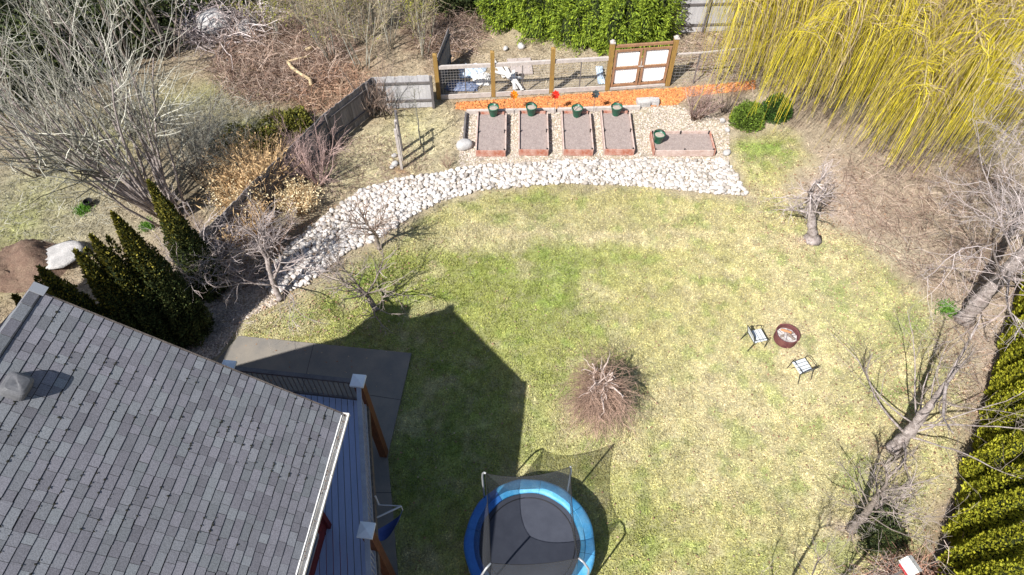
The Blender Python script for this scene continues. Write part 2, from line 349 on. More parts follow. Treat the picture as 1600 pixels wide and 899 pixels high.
def gz(P):                                             # gentle relief outside the yard
    d = np.clip((P[:, 1]-24)/8, 0, 1)+np.clip((-P[:, 0]-12.5)/5, 0, 1)
    return (fbm(P, .5, 77)-.5)*.35*np.clip(d, 0, 1)*(~inside(P, LAWN))
def stretch_axis(a, b, h, far):
    core = np.arange(a, b+h/2, h); o = np.cumsum(h*1.35**np.arange(1, 30)); o = o[o < far]
    return np.concatenate([a-o[::-1], core, b+o])
xs = stretch_axis(-27, 24, .11, 900); ys = stretch_axis(1, 42, .11, 900)
X, Y = np.meshgrid(xs, ys); P2 = np.stack([X.ravel(), Y.ravel()], 1)
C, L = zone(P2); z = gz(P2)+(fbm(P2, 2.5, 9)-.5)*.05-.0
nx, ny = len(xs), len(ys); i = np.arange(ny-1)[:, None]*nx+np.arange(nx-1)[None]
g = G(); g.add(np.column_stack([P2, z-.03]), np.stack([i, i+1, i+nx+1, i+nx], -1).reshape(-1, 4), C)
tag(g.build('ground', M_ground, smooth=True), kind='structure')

def rand_in(poly, n):
    lo, hi = poly.min(0), poly.max(0); out = []
    while sum(len(o) for o in out) < n:
        q = rng.uniform(lo, hi, (n*2, 2)); out.append(q[inside(q, poly)])
    return np.concatenate(out)[:n]
# grass blades, short and dense on the lawn
n = 240000
Pg = rng.uniform((-8, 2.6), (15, 22.5), (n*2, 2)); Cg, Lg = zone(Pg)
keep = (Lg > rng.uniform(.3, 1, len(Pg))) & ~inside(Pg, PATIO) & ~inside(Pg, ROCKS); Pg = Pg[keep]; Cg = Cg[keep]; n = len(Pg)
d = unit(np.column_stack([rng.normal(size=(n, 2))*.9, np.full(n, .55)]))
g = G(); g.leaves(np.column_stack([Pg, np.full(n, -.025)]), rng.uniform(.04, .085, n), asp=.36, dirs=d, C=Cg*rng.uniform(.7, 1.6, (n, 1))*np.array([1.04, .99, .97]))
tag(g.build('lawn_grass', M_grass), 'short patchy lawn grass, green mixed with dry yellow', 'grass', kind='stuff')
# dead grass and fallen stalks on the rough ground
n = 150000
Ps = np.concatenate([rng.uniform((-22, 9), (22, 36), (n, 2)), rng.uniform((-22, 10), (-2, 26), (n//3, 2))])
Cs, Ls = zone(Ps); keep = (Ls < .25) & ~inside(Ps, ROCKS) & ~inside(Ps, GRAVEL) & ~inside(Ps, MULCH) & ~inside(Ps, PATIO)
Ps = Ps[keep]; Cs = Cs[keep]; n = len(Ps); d = unit(np.column_stack([rng.normal(size=(n, 2)), rng.uniform(0, .7, n)]))
g = G(); g.leaves(np.column_stack([Ps, gz(Ps)-.03]), rng.uniform(.06, .22, n), asp=.10, dirs=d, C=Cs*rng.uniform(.35, 1.9, (n, 1)))
tag(g.build('dead_grass', M_grass), 'flattened dead grass and leaf litter on the rough ground', 'dead grass', kind='stuff')

n = 5200; Pq = np.concatenate([rng.uniform((-8, 3), (14, 21), (n//3, 2)), rng.normal(size=(n//2, 2))*np.array([2.2, 2.6])+at(1450, 600)[:2], rng.normal(size=(n//3, 2))*1.8+at(470, 440)[:2], rng.normal(size=(n//4, 2))*1.6+at(1280, 330)[:2]]); n = len(Pq)
g = G(); g.leaves(np.column_stack([Pq, rng.uniform(.015, .05, n)]), rng.uniform(.03, .08, n), asp=.7, dirs=unit(np.column_stack([rng.normal(size=(n, 2)), rng.normal(size=n)*.2])), nrm=np.tile([0, 0, 1.], (n, 1)))
tag(g.build('fallen_leaves', mat('fallen_leaf', (.26, .15, .09), island=.4, c3=(.46, .36, .24), famt=0)), 'small brown leaves scattered over the lawn and under the trees', 'fallen leaves', kind='stuff')
# concrete patio
g = G(); g.prism(PATIO, -.1, .04)
tag(g.build('patio', M_conc), kind='structure')

# ------------------------------------------------------------------ rocks
def rock_mesh(seed, flat=.6):
    r = np.random.default_rng(seed); import bmesh
    bm = bmesh.new(); bmesh.ops.create_icosphere(bm, subdivisions=2, radius=1)
    V = np.array([v.co[:] for v in bm.verts]); Fc = np.array([[v.index for v in f.verts] for f in bm.faces]); bm.free()
    for _ in range(6):
        d = unit(r.normal(size=3)); c = r.uniform(.55, .85); h = V@d; V = V-np.where(h > c, (h-c), 0)[:, None]*d*.85
    V *= np.array([1, r.uniform(.65, .95), flat*r.uniform(.8, 1.2)]); V += r.normal(size=V.shape)*.015
    return V, Fc
RM = [rock_mesh(s) for s in range(8)]
RMS = [bpy.data.meshes.new('river_rock') for _ in RM]
for me, (V, Fc) in zip(RMS, RM):
    me.from_pydata(V.tolist(), [], Fc.tolist()); me.materials.append(M_stone)
    me.polygons.foreach_set('use_smooth', np.ones(len(Fc), bool))
lo, hi = ROCKS.min(0), ROCKS.max(0); cand = rng.uniform(lo, hi, (45000, 2)); cand = cand[inside(cand, ROCKS)]
rad = .042+.07*rng.uniform(0, 1, len(cand))**2; acc = []; cell = {}
order = np.argsort(-rad)
for k in order:
    p = cand[k]; r = rad[k]; cx, cy = int(p[0]/.25), int(p[1]/.25); ok = True
    for a in (-1, 0, 1):
        for b in (-1, 0, 1):
            for (q, s) in cell.get((cx+a, cy+b), ()):
                if (p[0]-q[0])**2+(p[1]-q[1])**2 < (.62*(r+s))**2: ok = False
    if ok: cell.setdefault((cx, cy), []).append((p, r)); acc.append((p, r))
acc.sort(key=lambda a: -a[1]/math.hypot(math.hypot(*a[0]), H))
g = G()
for j, (p, r) in enumerate(acc):
    V, Fc = RM[j % 8]; rz = rng.uniform(0, 6.28); s = r*1.12
    if j < 300:
        o = bpy.data.objects.new('river_rock', RMS[j % 8]); COL.objects.link(o); o.location = (float(p[0]), float(p[1]), float(r*.25)); o.scale = (s,)*3
        o.rotation_euler = (float(rng.normal()*.2), float(rng.normal()*.2), float(rz))
        tag(o, 'larger pale rounded rock in the curved river rock band between lawn and beds', 'rock', 'larger rocks of the curved river rock band')
    else:
        ca, sa = math.cos(rz), math.sin(rz); W = V*s; W = np.column_stack([W[:, 0]*ca-W[:, 1]*sa, W[:, 0]*sa+W[:, 1]*ca, W[:, 2]])
        g.add(W+np.array([*p, r*.22]), Fc)
tag(g.build('river_rocks', M_stone, smooth=True), 'smaller pale river rocks filling the curved band', 'rocks', kind='stuff')
OCT = np.array([[1, 0, 0], [0, 1, 0], [-1, 0, 0], [0, -1, 0], [0, 0, 1.]]); OF = np.array([[0, 1, 4], [1, 2, 4], [2, 3, 4], [3, 0, 4]])
def scatter(P, smin, smax, V=OCT, Fc=OF, flat=.5, z=0., asp=1.):
    n = len(P); s = rng.uniform(smin, smax, n); a = rng.uniform(0, 6.28, n); W = np.repeat(V[None], n, 0)*s[:, None, None]*np.array([1, asp, flat])
    W = W+rng.normal(size=W.shape)*s[:, None, None]*.12
    x = W[..., 0]*np.cos(a)[:, None]-W[..., 1]*np.sin(a)[:, None]; y = W[..., 0]*np.sin(a)[:, None]+W[..., 1]*np.cos(a)[:, None]
    W = np.stack([x+P[:, :1], y+P[:, 1:2], W[..., 2]+z], -1)
    return W.reshape(-1, 3), (Fc[None]+(np.arange(n)*len(V))[:, None, None]).reshape(-1, Fc.shape[1])
g = G(); g.add(*scatter(rand_in(GRAVEL, 16000), .018, .045, z=-.02)); g.add(*scatter(rand_in(ROCKS, 5000), .02, .05, z=-.02)); g.add(*scatter(rand_in(SIDE, 3500), .02, .05, z=-.02))
tag(g.build('gravel', M_pebble), 'fine tan gravel around the raised beds', 'gravel', kind='stuff')
g = G(); g.add(*scatter(rand_in(MULCH, 9000), .03, .08, flat=.5, asp=.4, z=-.01))
tag(g.build('bark_mulch', M_chip), 'bright orange bark mulch strip along the garden fence', 'bark mulch', kind='stuff')
def boulder(px, py, s, label, m=M_granite, flat=1, z=None):
    p = at(px, py); V, Fc = rock_mesh(int(px+py), .7*flat); g = G(); g.add(V*s, Fc); o = g.build('boulder', m, smooth=True)
    o.location = (float(p[0]), float(p[1]), s*.3 if z is None else z); o.rotation_euler = (0, 0, float(px)); return tag(o, label, 'boulder')
boulder(726, 230, .33, 'grey boulder beside the left edge of the gravel bed')
boulder(1135, 240, .17, 'white boulder at the right corner of the long raised bed')
boulder(1128, 190, .14, 'small pale boulder above the right corner of the long raised bed')
boulder(1136, 204, .13, 'pale boulder edging the lawn beside the round green shrub')
boulder(617, 257, .17, 'white stone at the foot of the grey trellis posts')
boulder(616, 244, .12, 'smaller white stone behind the stone at the trellis foot')
boulder(612, 262, .10, 'small flat stone left of the trellis foot stones')
boulder(338, 42, .9, 'large pale mossy boulder in the brush pile', M_granite, .8)
boulder(385, 47, .6, 'pale boulder right of the large one in the brush pile', M_granite, .8)
boulder(98, 408, .85, 'flat pale granite slab left of the cedars', M_granite, .25)
boulder(790, 78, .16, 'white stone lying behind the garden fence on dry grass')
boulder(815, 74, .2, 'bigger white stone behind the garden fence on dry grass')

# ------------------------------------------------------------------ HOUSE
hz = math.atan2(-.106, .994)
house = thing('house', (-7.13, 6.12, 0), 'dark red house with grey shingle gable roof in the lower left', 'house', rz=hz)
HW, RZ, EZ, RL = 4.07, 8.95, 5.80, 12.0; EW = 5.15           # half width, ridge, eave, roof length
sl_len = math.hypot(HW, RZ-EZ)
g = G(); wy = -1.08; wx = 3.5; wz = EZ+(HW-wx)*(RZ-EZ)/HW-.16
V = [(-wx, wy, 0), (wx, wy, 0), (wx, wy, wz), (0, wy, RZ-.16), (-wx, wy, wz-.58), (-wx, wy-RL+2, 0), (wx, wy-RL+2, 0), (wx, wy-RL+2, wz), (0, wy-RL+2, RZ-.16), (-wx, wy-RL+2, wz-.58)]
g.add(V, [np.array([[4, 3, 2, 1, 0]]), np.array([[5, 6, 7, 8, 9]]), np.array([[1, 2, 7, 6], [5, 9, 4, 0]])])
for zz in np.arange(3.2, 6.0, .18): g.box((wx+.006, wy-5, zz), (.012, 9.9, .165))
g.build('wall', M_red, house)
g = G()
for sx in (1, -1):
    EZ_ = EZ if sx > 0 else EW
    C = [(0, 0, RZ-.12), (0, -RL, RZ-.12), (sx*HW, -RL, EZ_-.12), (sx*HW, 0, EZ_-.12), (0, 0, RZ-.02), (0, -RL, RZ-.02), (sx*HW, -RL, EZ_-.02), (sx*HW, 0, EZ_-.02)]
    g.box8(np.array(C)[None])
roof = g.build('roof', M_under_roof, house)
# shingles: tapered tabs course by course
sd = np.array([HW, 0, EZ-RZ])/sl_len; nrm = np.array([RZ-EZ, 0, HW])/sl_len
for side in (1, -1):
    cs = []; exp = .147; nc = int(sl_len/exp)+1
    for c in range(nc):
        s0 = c*exp; y = .03; y_first = True; s1 = min(s0+exp*1.0, sl_len+.03)
        while y > -RL:
            w = rng.choice([.14, .18, .22, .27])*rng.uniform(.95, 1.05)*(rng.uniform(.35, 1) if y_first else 1); y_first = False; y2 = y-w
            a = s0-.004; b = s1-.015+rng.choice([0, 0, 0, 0, -.008, .003]); th = .008+rng.choice([0, .001, .003]); t0 = .0008  # open course gap bares dark felt, standing in for the shadow line
            gp = .0018 if rng.random() < .65 else .0045
            yy0, yy1 = y-gp, y2+gp
            if c == 0 and y > .02: yy0 = .03
            def pt(s, yy, h): return np.array([0, yy, RZ-.02])+sd*s+nrm*h
            skew = rng.normal()*.002
            cs.append([pt(a, yy0, -.004), pt(a, yy1, -.004), pt(b, yy1, -.004), pt(b+skew, yy0, -.004), pt(a, yy0, t0), pt(a, yy1, t0), pt(b, yy1, th), pt(b+skew, yy0, th)])
            y = y2
    A = np.array(cs)
    if side < 0: A[..., 2] -= A[..., 0]/HW*(EZ-EW); A[..., 0] *= -1; A = A[:, [1, 0, 3, 2, 5, 4, 7, 6]]
    g = G(); g.box8(A); g.build('shingles', M_shing, roof)
# ridge caps
g = G()
for k in range(42):
    y0 = .03-k*.27; 
    for sx in (1, -1):
        a = np.array([0, y0, RZ+.0]); hh = .02
        C = [(0, y0, RZ-.005), (0, y0-.262, RZ-.005), (sx*.11, y0-.262, RZ-.095), (sx*.11, y0, RZ-.095), (0, y0, RZ+.02), (0, y0-.262, RZ+.032), (sx*.11, y0-.262, RZ-.058), (sx*.11, y0, RZ-.068)]
        g.box8(np.array(C)[None])
g.build('ridge_cap', M_shing, roof)
# moss and needles caught between tabs
n = 1500; s_ = rng.integers(1, 34, n)*.147+rng.normal(size=n)*.006; y_ = rng.uniform(-7, 0, n); keep = (fbm(np.column_stack([s_, y_]), 1.4, 5) > .5); s_ = s_[keep]; y_ = y_[keep]; n = len(s_)
q = np.column_stack([np.zeros(n), y_, np.full(n, RZ)])+s_[:, None]*sd
g = G(); W, Fc = scatter(np.column_stack([q[:, 0], q[:, 1]]), .005, .017, flat=.4, asp=1.3); W = W.reshape(n, 5, 3); W[..., 2] += RZ-(W[..., 0])*(RZ-EZ)/HW-.002; g.add(W.reshape(-1, 3), Fc)
tag(g.build('moss', mat('roof_moss', (.028, .028, .02), famt=0, rough=1), roof), kind='stuff')
# rake boards, gutter
g = G()
for sx in (1, -1): g.beam((0, .045, RZ-.14), (sx*HW, .045, (EZ if sx > 0 else EW)-.14), .025, .2)
g.build('fascia_board', M_barkd, roof)
g = G(); gx = HW+.0
pr = [(gx+.0, EZ-.03), (gx+.0, EZ-.13), (gx+.11, EZ-.13), (gx+.125, EZ-.02), (gx+.105, EZ-.02), (gx+.095, EZ-.115), (gx+.015, EZ-.115), (gx+.015, EZ-.03)]
V = [(x, y, z) for y in (.05, -RL) for x, z in pr]; m8 = len(pr)
g.add(V, [np.array([[a, (a+1) % m8, m8+(a+1) % m8, m8+a] for a in range(m8)])])
g.box((gx+.06, .055, EZ-.075), (.125, .012, .11)); 
g.box((gx-.012, -RL/2, EZ-.005), (.045, RL, .006))
gut = g.build('gutter', M_white, roof)
n = 260; y_ = rng.uniform(-7, 0, n); y_ = y_[fbm(np.column_stack([y_, y_*0]), 1.7, 9) > .42]; n = len(y_)
g = G(); g.leaves(np.column_stack([gx+.055+rng.normal(size=n)*.03, y_, np.full(n, EZ-.02)]), rng.uniform(.02, .055, n), asp=.5); tag(g.build('gutter_leaves', mat('brown_leaf', (.12, .07, .05), famt=0), gut), kind='stuff')
# roof vent
lx, ly = .40, -1.42; zc = RZ-lx*(RZ-EZ)/HW
vent = G(); hs = .17
def rp(s, y, h): return np.array([lx, ly+y, zc])+sd*s+nrm*h
k_ = 28; rows_ = []
for hh_, q_ in ((-.02, 1.0), (.08, 1.0), (.13, .97), (.165, .88), (.185, .70), (.195, .4), (.198, .02)):
    for a_ in np.arange(k_)*2*np.pi/k_:
        ca_, sa_ = math.cos(a_), math.sin(a_); ex = .45; rows_.append(rp(hs*q_*np.sign(ca_)*abs(ca_)**ex, hs*q_*np.sign(sa_)*abs(sa_)**ex, hh_+.02*ca_))
vent.add(rows_, np.array([[i_*k_+j_, i_*k_+(j_+1) % k_, (i_+1)*k_+(j_+1) % k_, (i_+1)*k_+j_] for i_ in range(6) for j_ in range(k_)])[:, ::-1])
C = [rp(-.24, .24, .018), rp(-.24, -.24, .018), rp(.24, -.24, .022), rp(.24, .24, .022), rp(-.24, .24, .024), rp(-.24, -.24, .024), rp(.24, -.24, .028), rp(.24, .24, .028)]
o = vent.build('roof_vent', mat('vent_metal', (.15, .15, .155), (.11, .11, .115), scale=6, famt=.15, rough=.5), roof)
# taller west wing of the house; its shadow falls over the cedars
g = G(); g.box((-9.1, -4.2, 4.6), (5.0, 8.4, 9.2)); g.build('wall', M_red, house)
g = G(); q = [(-11.9, -8.7), (-6.3, -8.7), (-6.3, .3), (-11.9, .3)]; g.add([(*a, 9.2) for a in q]+[(-9.1, -5.6, 9.95), (-9.1, -2.8, 9.95)], [np.array([[0, 1, 4], [2, 3, 5]]), np.array([[1, 2, 5, 4], [3, 0, 4, 5], [3, 2, 1, 0]])]); g.build('roof', M_shing, house)
# chimney on the far slope (its shadow falls on the lawn)
g = G(); g.box((-2.44, -1.55, 8.5), (.85, .7, 3.8)); g.box((-2.44, -1.55, 10.42), (.95, .8, .08)); g.build('chimney', mat('chimney_render', (.3, .26, .24), famt=.15), roof)
# flashing at the ridge end
g = G(); g.beam((-.12, .06, RZ-.1), (.0, .06, RZ+.035), .16, .012); g.beam((0, .06, RZ+.035), (.16, .06, RZ-.085), .16, .012); g.build('ridge_flashing', M_steel, roof)
# east window, seen under the eave
def window(y0, y1, z0, z1):
    g = G(); x = wx+.03
    for a, b in (((x, y0, z0), (x, y1, z0)), ((x, y0, z1), (x, y1, z1)), ((x, y0, z0), (x, y0, z1)), ((x, y1, z0), (x, y1, z1))): g.beam(a, b, .07, .09, up=(1, 0, 0))
    f = g.build('window', M_gatewood if False else mat('grey_window_trim', (.22, .22, .25), famt=.1), house)
    g = G(); g.box((x-.01, (y0+y1)/2, (z0+z1)/2), (.02, abs(y1-y0)-.06, z1-z0-.06)); g.build('glass', M_glass, f)
window(wy-.45, wy-1.9, 3.6, 5.2); window(wy-2.8, wy-4.6, 2.98, 5.2)
g = G(); g.beam((wx+.03, wy-.05, 2.95), (wx+.03, wy-.05, 5.9), .1, .09, up=(1, 0, 0)); g.build('corner_trim', mat('dark_red_trim', (.10, .012, .014), famt=.1), house)

# ------------------------------------------------------------------ DECK
DZ = 2.95
A = np.array([-6.31, 7.84]); B = np.array([-3.37, 7.48]); Cc = np.array([-2.77, 4.24]); D = B+(Cc-B)*2.4; W0 = A+(A-B)*.75
deck = thing('raised_deck', (-5, 6, 0), 'raised blue grey plank deck with railings beside the red house', 'deck')
bd = unit(np.array(Cc-B)); bo = np.array([bd[1], -bd[0]])*-1    # along boards, outward
bo = np.array([-bd[1], bd[0]]);
if bo[0] < 0: bo = -bo
fl = [W0, B, D, D-bo*6]
g = G(); poly = np.array([W0+(B-W0)*0, B, D, D-np.array([6, 0])])
def clip_board(o0, o1):                                  # clip the strip o0..o1 (offset from B along -bo) against the deck outline
    subj = [B-bo*o0-bd*3, B-bo*o1-bd*3, B-bo*o1+bd*9, B-bo*o0+bd*9]
    e = unit(B-W0); nn = np.array([-e[1], e[0]])         # north limit
    def cut(S, p0, nrm_):
        out = []
        for k in range(len(S)):
            a, b = S[k], S[(k+1) % len(S)]; da, db = (a-p0)@nrm_, (b-p0)@nrm_
            if da <= 0: out.append(a)
            if da*db < 0: out.append(a+(b-a)*da/(da-db))
        return out
    S = cut(subj, B, nn if nn[1] > 0 else -nn); S = cut(S, D, bd); 
    if S: S = cut(S, W0, -e)
    return S
k = 0; o = 0.0
while o < 5.2:
    S = clip_board(o+.008, o+.130)
    if len(S) >= 3: g.prism(S[::-1], DZ-.03, DZ+rng.uniform(-.001, .001))
    o += .136
g.build('floor', M_deck, deck, world=True)
g = G()
for a, b in ((W0, B), (B, D)):
    e = unit(b-a); q = np.array([-e[1], e[0]])*.03; g.beam((*(a+q), DZ-.17), (*(b+q), DZ-.17), .05, .27)
for f_ in np.arange(.1, 1, .11):
    a = W0+(B-W0)*f_; g.beam((*a, DZ-.12), (*(a+bd*7), DZ-.12), .05, .17)
g.build('joists', M_barkd, deck, world=True)
def dpost(p, lab):
    g = G(); g.box((*p, 1.93), (.19, .19, 3.86), hz); po = g.build('post', M_cedarpost, deck, world=True)
    g = G(); C = []
    g.box((*p, 3.89), (.30, .30, .06), hz); a = .15; ca, sa = math.cos(hz), math.sin(hz)
    base = [np.array([p[0]+x*ca-y*sa, p[1]+x*sa+y*ca, 3.92]) for x, y in ((-a, -a), (a, -a), (a, a), (-a, a))]
    g.add(base+[np.array([*p, 3.97])], np.array([[0, 1, 4], [1, 2, 4], [2, 3, 4], [3, 0, 4]])); g.build('post_cap', M_cap, po).location = -deck.matrix_basis.translation
for p in (A, B, Cc, D): dpost(p, '')
def railing(a, b, m, nb):
    e = unit(b-a); a = a+e*.14; b = b-e*.14
    g = G(); g.beam((*a, DZ+.90), (*b, DZ+.90), .10, .04); g.beam((*a, DZ+.83), (*b, DZ+.83), .04, .06); g.beam((*a, DZ+.09), (*b, DZ+.09), .05, .06)
    r = g.build('railing', m, deck, world=True)
    g = G(); n = int(np.linalg.norm(b-a)/.115)
    for k in range(1, n):
        p = a+(b-a)*k/n; g.box((*p, DZ+.46), (.018, .018, .70), hz)
    s = g.build('balusters', m, r); s.location = -deck.matrix_basis.translation
railing(W0, A, M_rail, 0); railing(A, B, M_rail, 0); railing(B, Cc, mat('grey_rail', (.36, .37, .41), (.28, .29, .32), scale=4, famt=.15), 0); railing(Cc, D, MATS['grey_rail'], 0)

# hanging sling seat under the deck edge
p = at(600, 800, 2.2); t = thing('hanging_chair', (p[0], p[1], 0), 'blue fabric hanging sling chair on a white frame beside the deck', 'hanging chair')
a = at(592, 789, 2.7); b = at(627, 791, 2.7); c = at(586, 810, 2.7)
g = G(); g.tube([a, b], .013, 6); g.tube([b, c], .02, 6); g.tube([b, b+np.array([0, 0, -.25])], .012, 5)
g.tube([a, a+np.array([-.05, .1, .25])], .018, 6); g.build('frame', mat('grey_white_tube', (.45, .46, .48), famt=.05), t, world=True)
e0 = b+np.array([0, 0, -.2]); e1 = c+np.array([-.1, -.22, -.25]); mid = (e0+e1)/2+np.array([.12, -.2, -.6]); rows = []
for u in np.linspace(0, 1, 14):
    ctr = e0*(1-u)**2+2*u*(1-u)*mid+e1*u**2; wv = .02+.23*math.sin(math.pi*u)
    for v_ in np.linspace(-1, 1, 7): rows.append(ctr+np.array([.15*v_*wv*2, .85*v_*wv, .10*abs(v_)*math.sin(math.pi*u)]))
rows = np.array(rows); q = np.array([[i*7+j, i*7+j+1, i*7+j+8, i*7+j+7] for i in range(13) for j in range(6)])
g = G(); g.add(rows, q); g.add(rows+np.array([0, 0, -.015]), q[:, ::-1]); g.build('sling', M_sling, t, world=True, smooth=True)

# ------------------------------------------------------------------ TRAMPOLINE
tc = (.41, 4.98, 0); tr = thing('trampoline', tc, 'round trampoline with blue padding and black safety net', 'trampoline')
TZ = .78
g = G(); k = 48; V = [(0, 0, TZ-.06)]
rings = [.25, .5, .75, 1.0, 1.20]
for r in rings: V += [(r*math.cos(a), r*math.sin(a), TZ-.06+.02*(r/1.2)**2) for a in np.arange(k)*2*np.pi/k]
Fq = [[1+i*k+j, 1+i*k+(j+1) % k, 1+(i+1)*k+(j+1) % k, 1+(i+1)*k+j] for i in range(len(rings)-1) for j in range(k)]
g.add(V, [np.array([[0, 1+j, 1+(j+1) % k] for j in range(k)]), np.array(Fq)[:, ::-1]]); g.build('mat', M_mat_t, tr, smooth=True)
def padseg(a0, a1, m):
    n = 14; th = np.linspace(a0, a1, n); pr = [(1.17, TZ-.03), (1.19, TZ+.015), (1.26, TZ+.035), (1.36, TZ+.04), (1.46, TZ+.035), (1.52, TZ+.0), (1.53, TZ-.10), (1.50, TZ-.10), (1.49, TZ-.03)]
    V = [((r+.012*math.sin(9*t+r*7))*math.cos(t), (r+.006*math.sin(9*t+r*7))*math.sin(t), z+.012*math.sin(17*t+r*19)*(r > 1.2)) for t in th for r, z in pr]; mm = len(pr)
    g = G(); g.add(V, np.array([[i*mm+j, (i+1)*mm+j, (i+1)*mm+(j+1) % mm, i*mm+(j+1) % mm] for i in range(n-1) for j in range(mm)])); return g.build('pad', m, tr, smooth=True)
for s_i in range(8):
    padseg(s_i*math.pi/4-.2, (s_i+1)*math.pi/4-.2-.006, M_padshade if s_i in (3, 4) else M_pad)
g = G(); th = np.linspace(0, 2*np.pi, 49); g.tube([(1.06*math.cos(a), 1.06*math.sin(a), TZ-.035) for a in th], .012, 5); g.build('mat_hem', M_net if False else M_black, tr)
g = G(); th = np.linspace(0, 2*np.pi, 49); g.tube([(1.49*math.cos(a), 1.49*math.sin(a), TZ-.05) for a in th], .024, 6); g.build('ring_frame', M_steel, tr, smooth=True)
for a in np.arange(4)*np.pi/2+.6:
    g = G(); pts = []
    for da, z in ((-.32, TZ-.05), (-.30, .1), (-.28, .03), (.28, .03), (.30, .1), (.32, TZ-.05)): pts.append((1.49*math.cos(a+da), 1.49*math.sin(a+da), z))
    g.tube(pts, .022, 6); g.build('leg', M_steel, tr)
tipw = [(759, 740, 2.4), (891, 730, 2.4), (904, 872, 2.2), (767, 880, 2.2)]
tips = [at(*t_)-np.array(tc) for t_ in tipw]
for tp in tips:
    a = math.atan2(tp[1], tp[0]); o = np.array([math.cos(a), math.sin(a), 0]); r = max(1.54, math.hypot(tp[0], tp[1])); zt = tp[2]
    g = G(); pts = [o*1.54+[0, 0, .05], o*1.54+[0, 0, zt*.5], o*1.54+[0, 0, zt-.42], o*1.52+[0, 0, zt-.2], (o*1.50+[0, 0, zt-.05])*.5+tp*.5, tp]
    g.tube(pts, .024, 7); pl = g.build('pole', M_steel, tr, smooth=True)
# net walls sag between the poles
g = G(); nt_ = 4
for k in range(4):
    a = tips[k]; b = tips[(k+1) % 4]; aa = math.atan2(a[1], a[0]); bb = math.atan2(b[1], b[0]); 
    while bb > aa: bb -= 2*math.pi
    nu, nv = 22, 10; V = []
    for i in range(nu):
        u = i/(nu-1); top = a*(1-u)+b*u; top = top+np.array([0, 0, -.40*4*u*(1-u)*(.9 if k != 2 else .7)])
        an = aa+(bb-aa)*u; bot = np.array([1.30*math.cos(an), 1.30*math.sin(an), TZ+.05])
        for j in range(nv):
            v = j/(nv-1); p = top*(1-v)+bot*v; inn = -.16*math.sin(math.pi*v)*math.sin(math.pi*u)
            rr = math.hypot(p[0], p[1]); p = p*np.array([(rr+inn)/rr, (rr+inn)/rr, 1]); p[2] += .01*math.sin(9*u+7*v); V.append(p)
    g.add(V, np.array([[i*nv+j, i*nv+j+1, (i+1)*nv+j+1, (i+1)*nv+j] for i in range(nu-1) for j in range(nv-1)]))
g.build('safety_net', M_net, tr, smooth=True)
g = G()
for k in range(4):
    a = tips[k]; b = tips[(k+1) % 4]; g.tube([a*(1-u)+b*u+np.array([0, 0, -.40*4*u*(1-u)*(.9 if k != 2 else .7)]) for u in np.linspace(0, 1, 12)], .008, 4)
g.build('net_rope', M_black, tr)

# ------------------------------------------------------------------ FIRE PIT AND CHAIRS
fp = at(1226, 530); t = thing('fire_pit', fp, 'rusty red steel ring fire pit on bare earth between two chairs', 'fire pit')
g = G(); g.lathe([(.33, 0), (.335, .30), (.35, .31), (.325, .315), (.31, .30), (.305, 0), (.33, 0)], 36); g.build('ring', M_rust, t, smooth=False)
g = G(); P_ = np.random.default_rng(4); k = 24; V = [(0, 0, .17)]
for r in (.1, .2, .30): V += [(r*math.cos(a), r*math.sin(a), .15+P_.normal()*.015) for a in np.arange(k)*2*np.pi/k]
g.add(V, [np.array([[0, 1+j, 1+(j+1) % k] for j in range(k)]), np.array([[1+i*k+j, 1+i*k+(j+1) % k, 1+(i+1)*k+(j+1) % k, 1+(i+1)*k+j] for i in range(2) for j in range(k)])]); g.build('ash_bed', M_ash, t)
for k, (a, L_, c0, m_, lb) in enumerate(((.3, .42, (.02, .03), M_log, 'charred log lying level across the fire pit ash'), (1.2, .4, (-.05, -.02), M_ash, 'ash white log leaning across the fire pit middle'), (2.2, .36, (.06, -.04), M_log, 'charred log on the right side of the fire pit'), (2.8, .3, (-.03, .09), mat('orange_log', (.5, .22, .10), famt=.3), 'orange brown log at the back of the fire pit'))):
    g = G(); d = np.array([math.cos(a), math.sin(a), .05]); c = np.array([*c0, .20+.03*k]); P = [c-d*L_/2, c+[0, 0, .006], c+d*L_/2]; g.tube(P, [.035, .038, .03], 8)
    o = g.build('log', m_); o.location = tuple(float(v) for v in fp); tag(o, lb, 'log', 'logs in the fire pit')
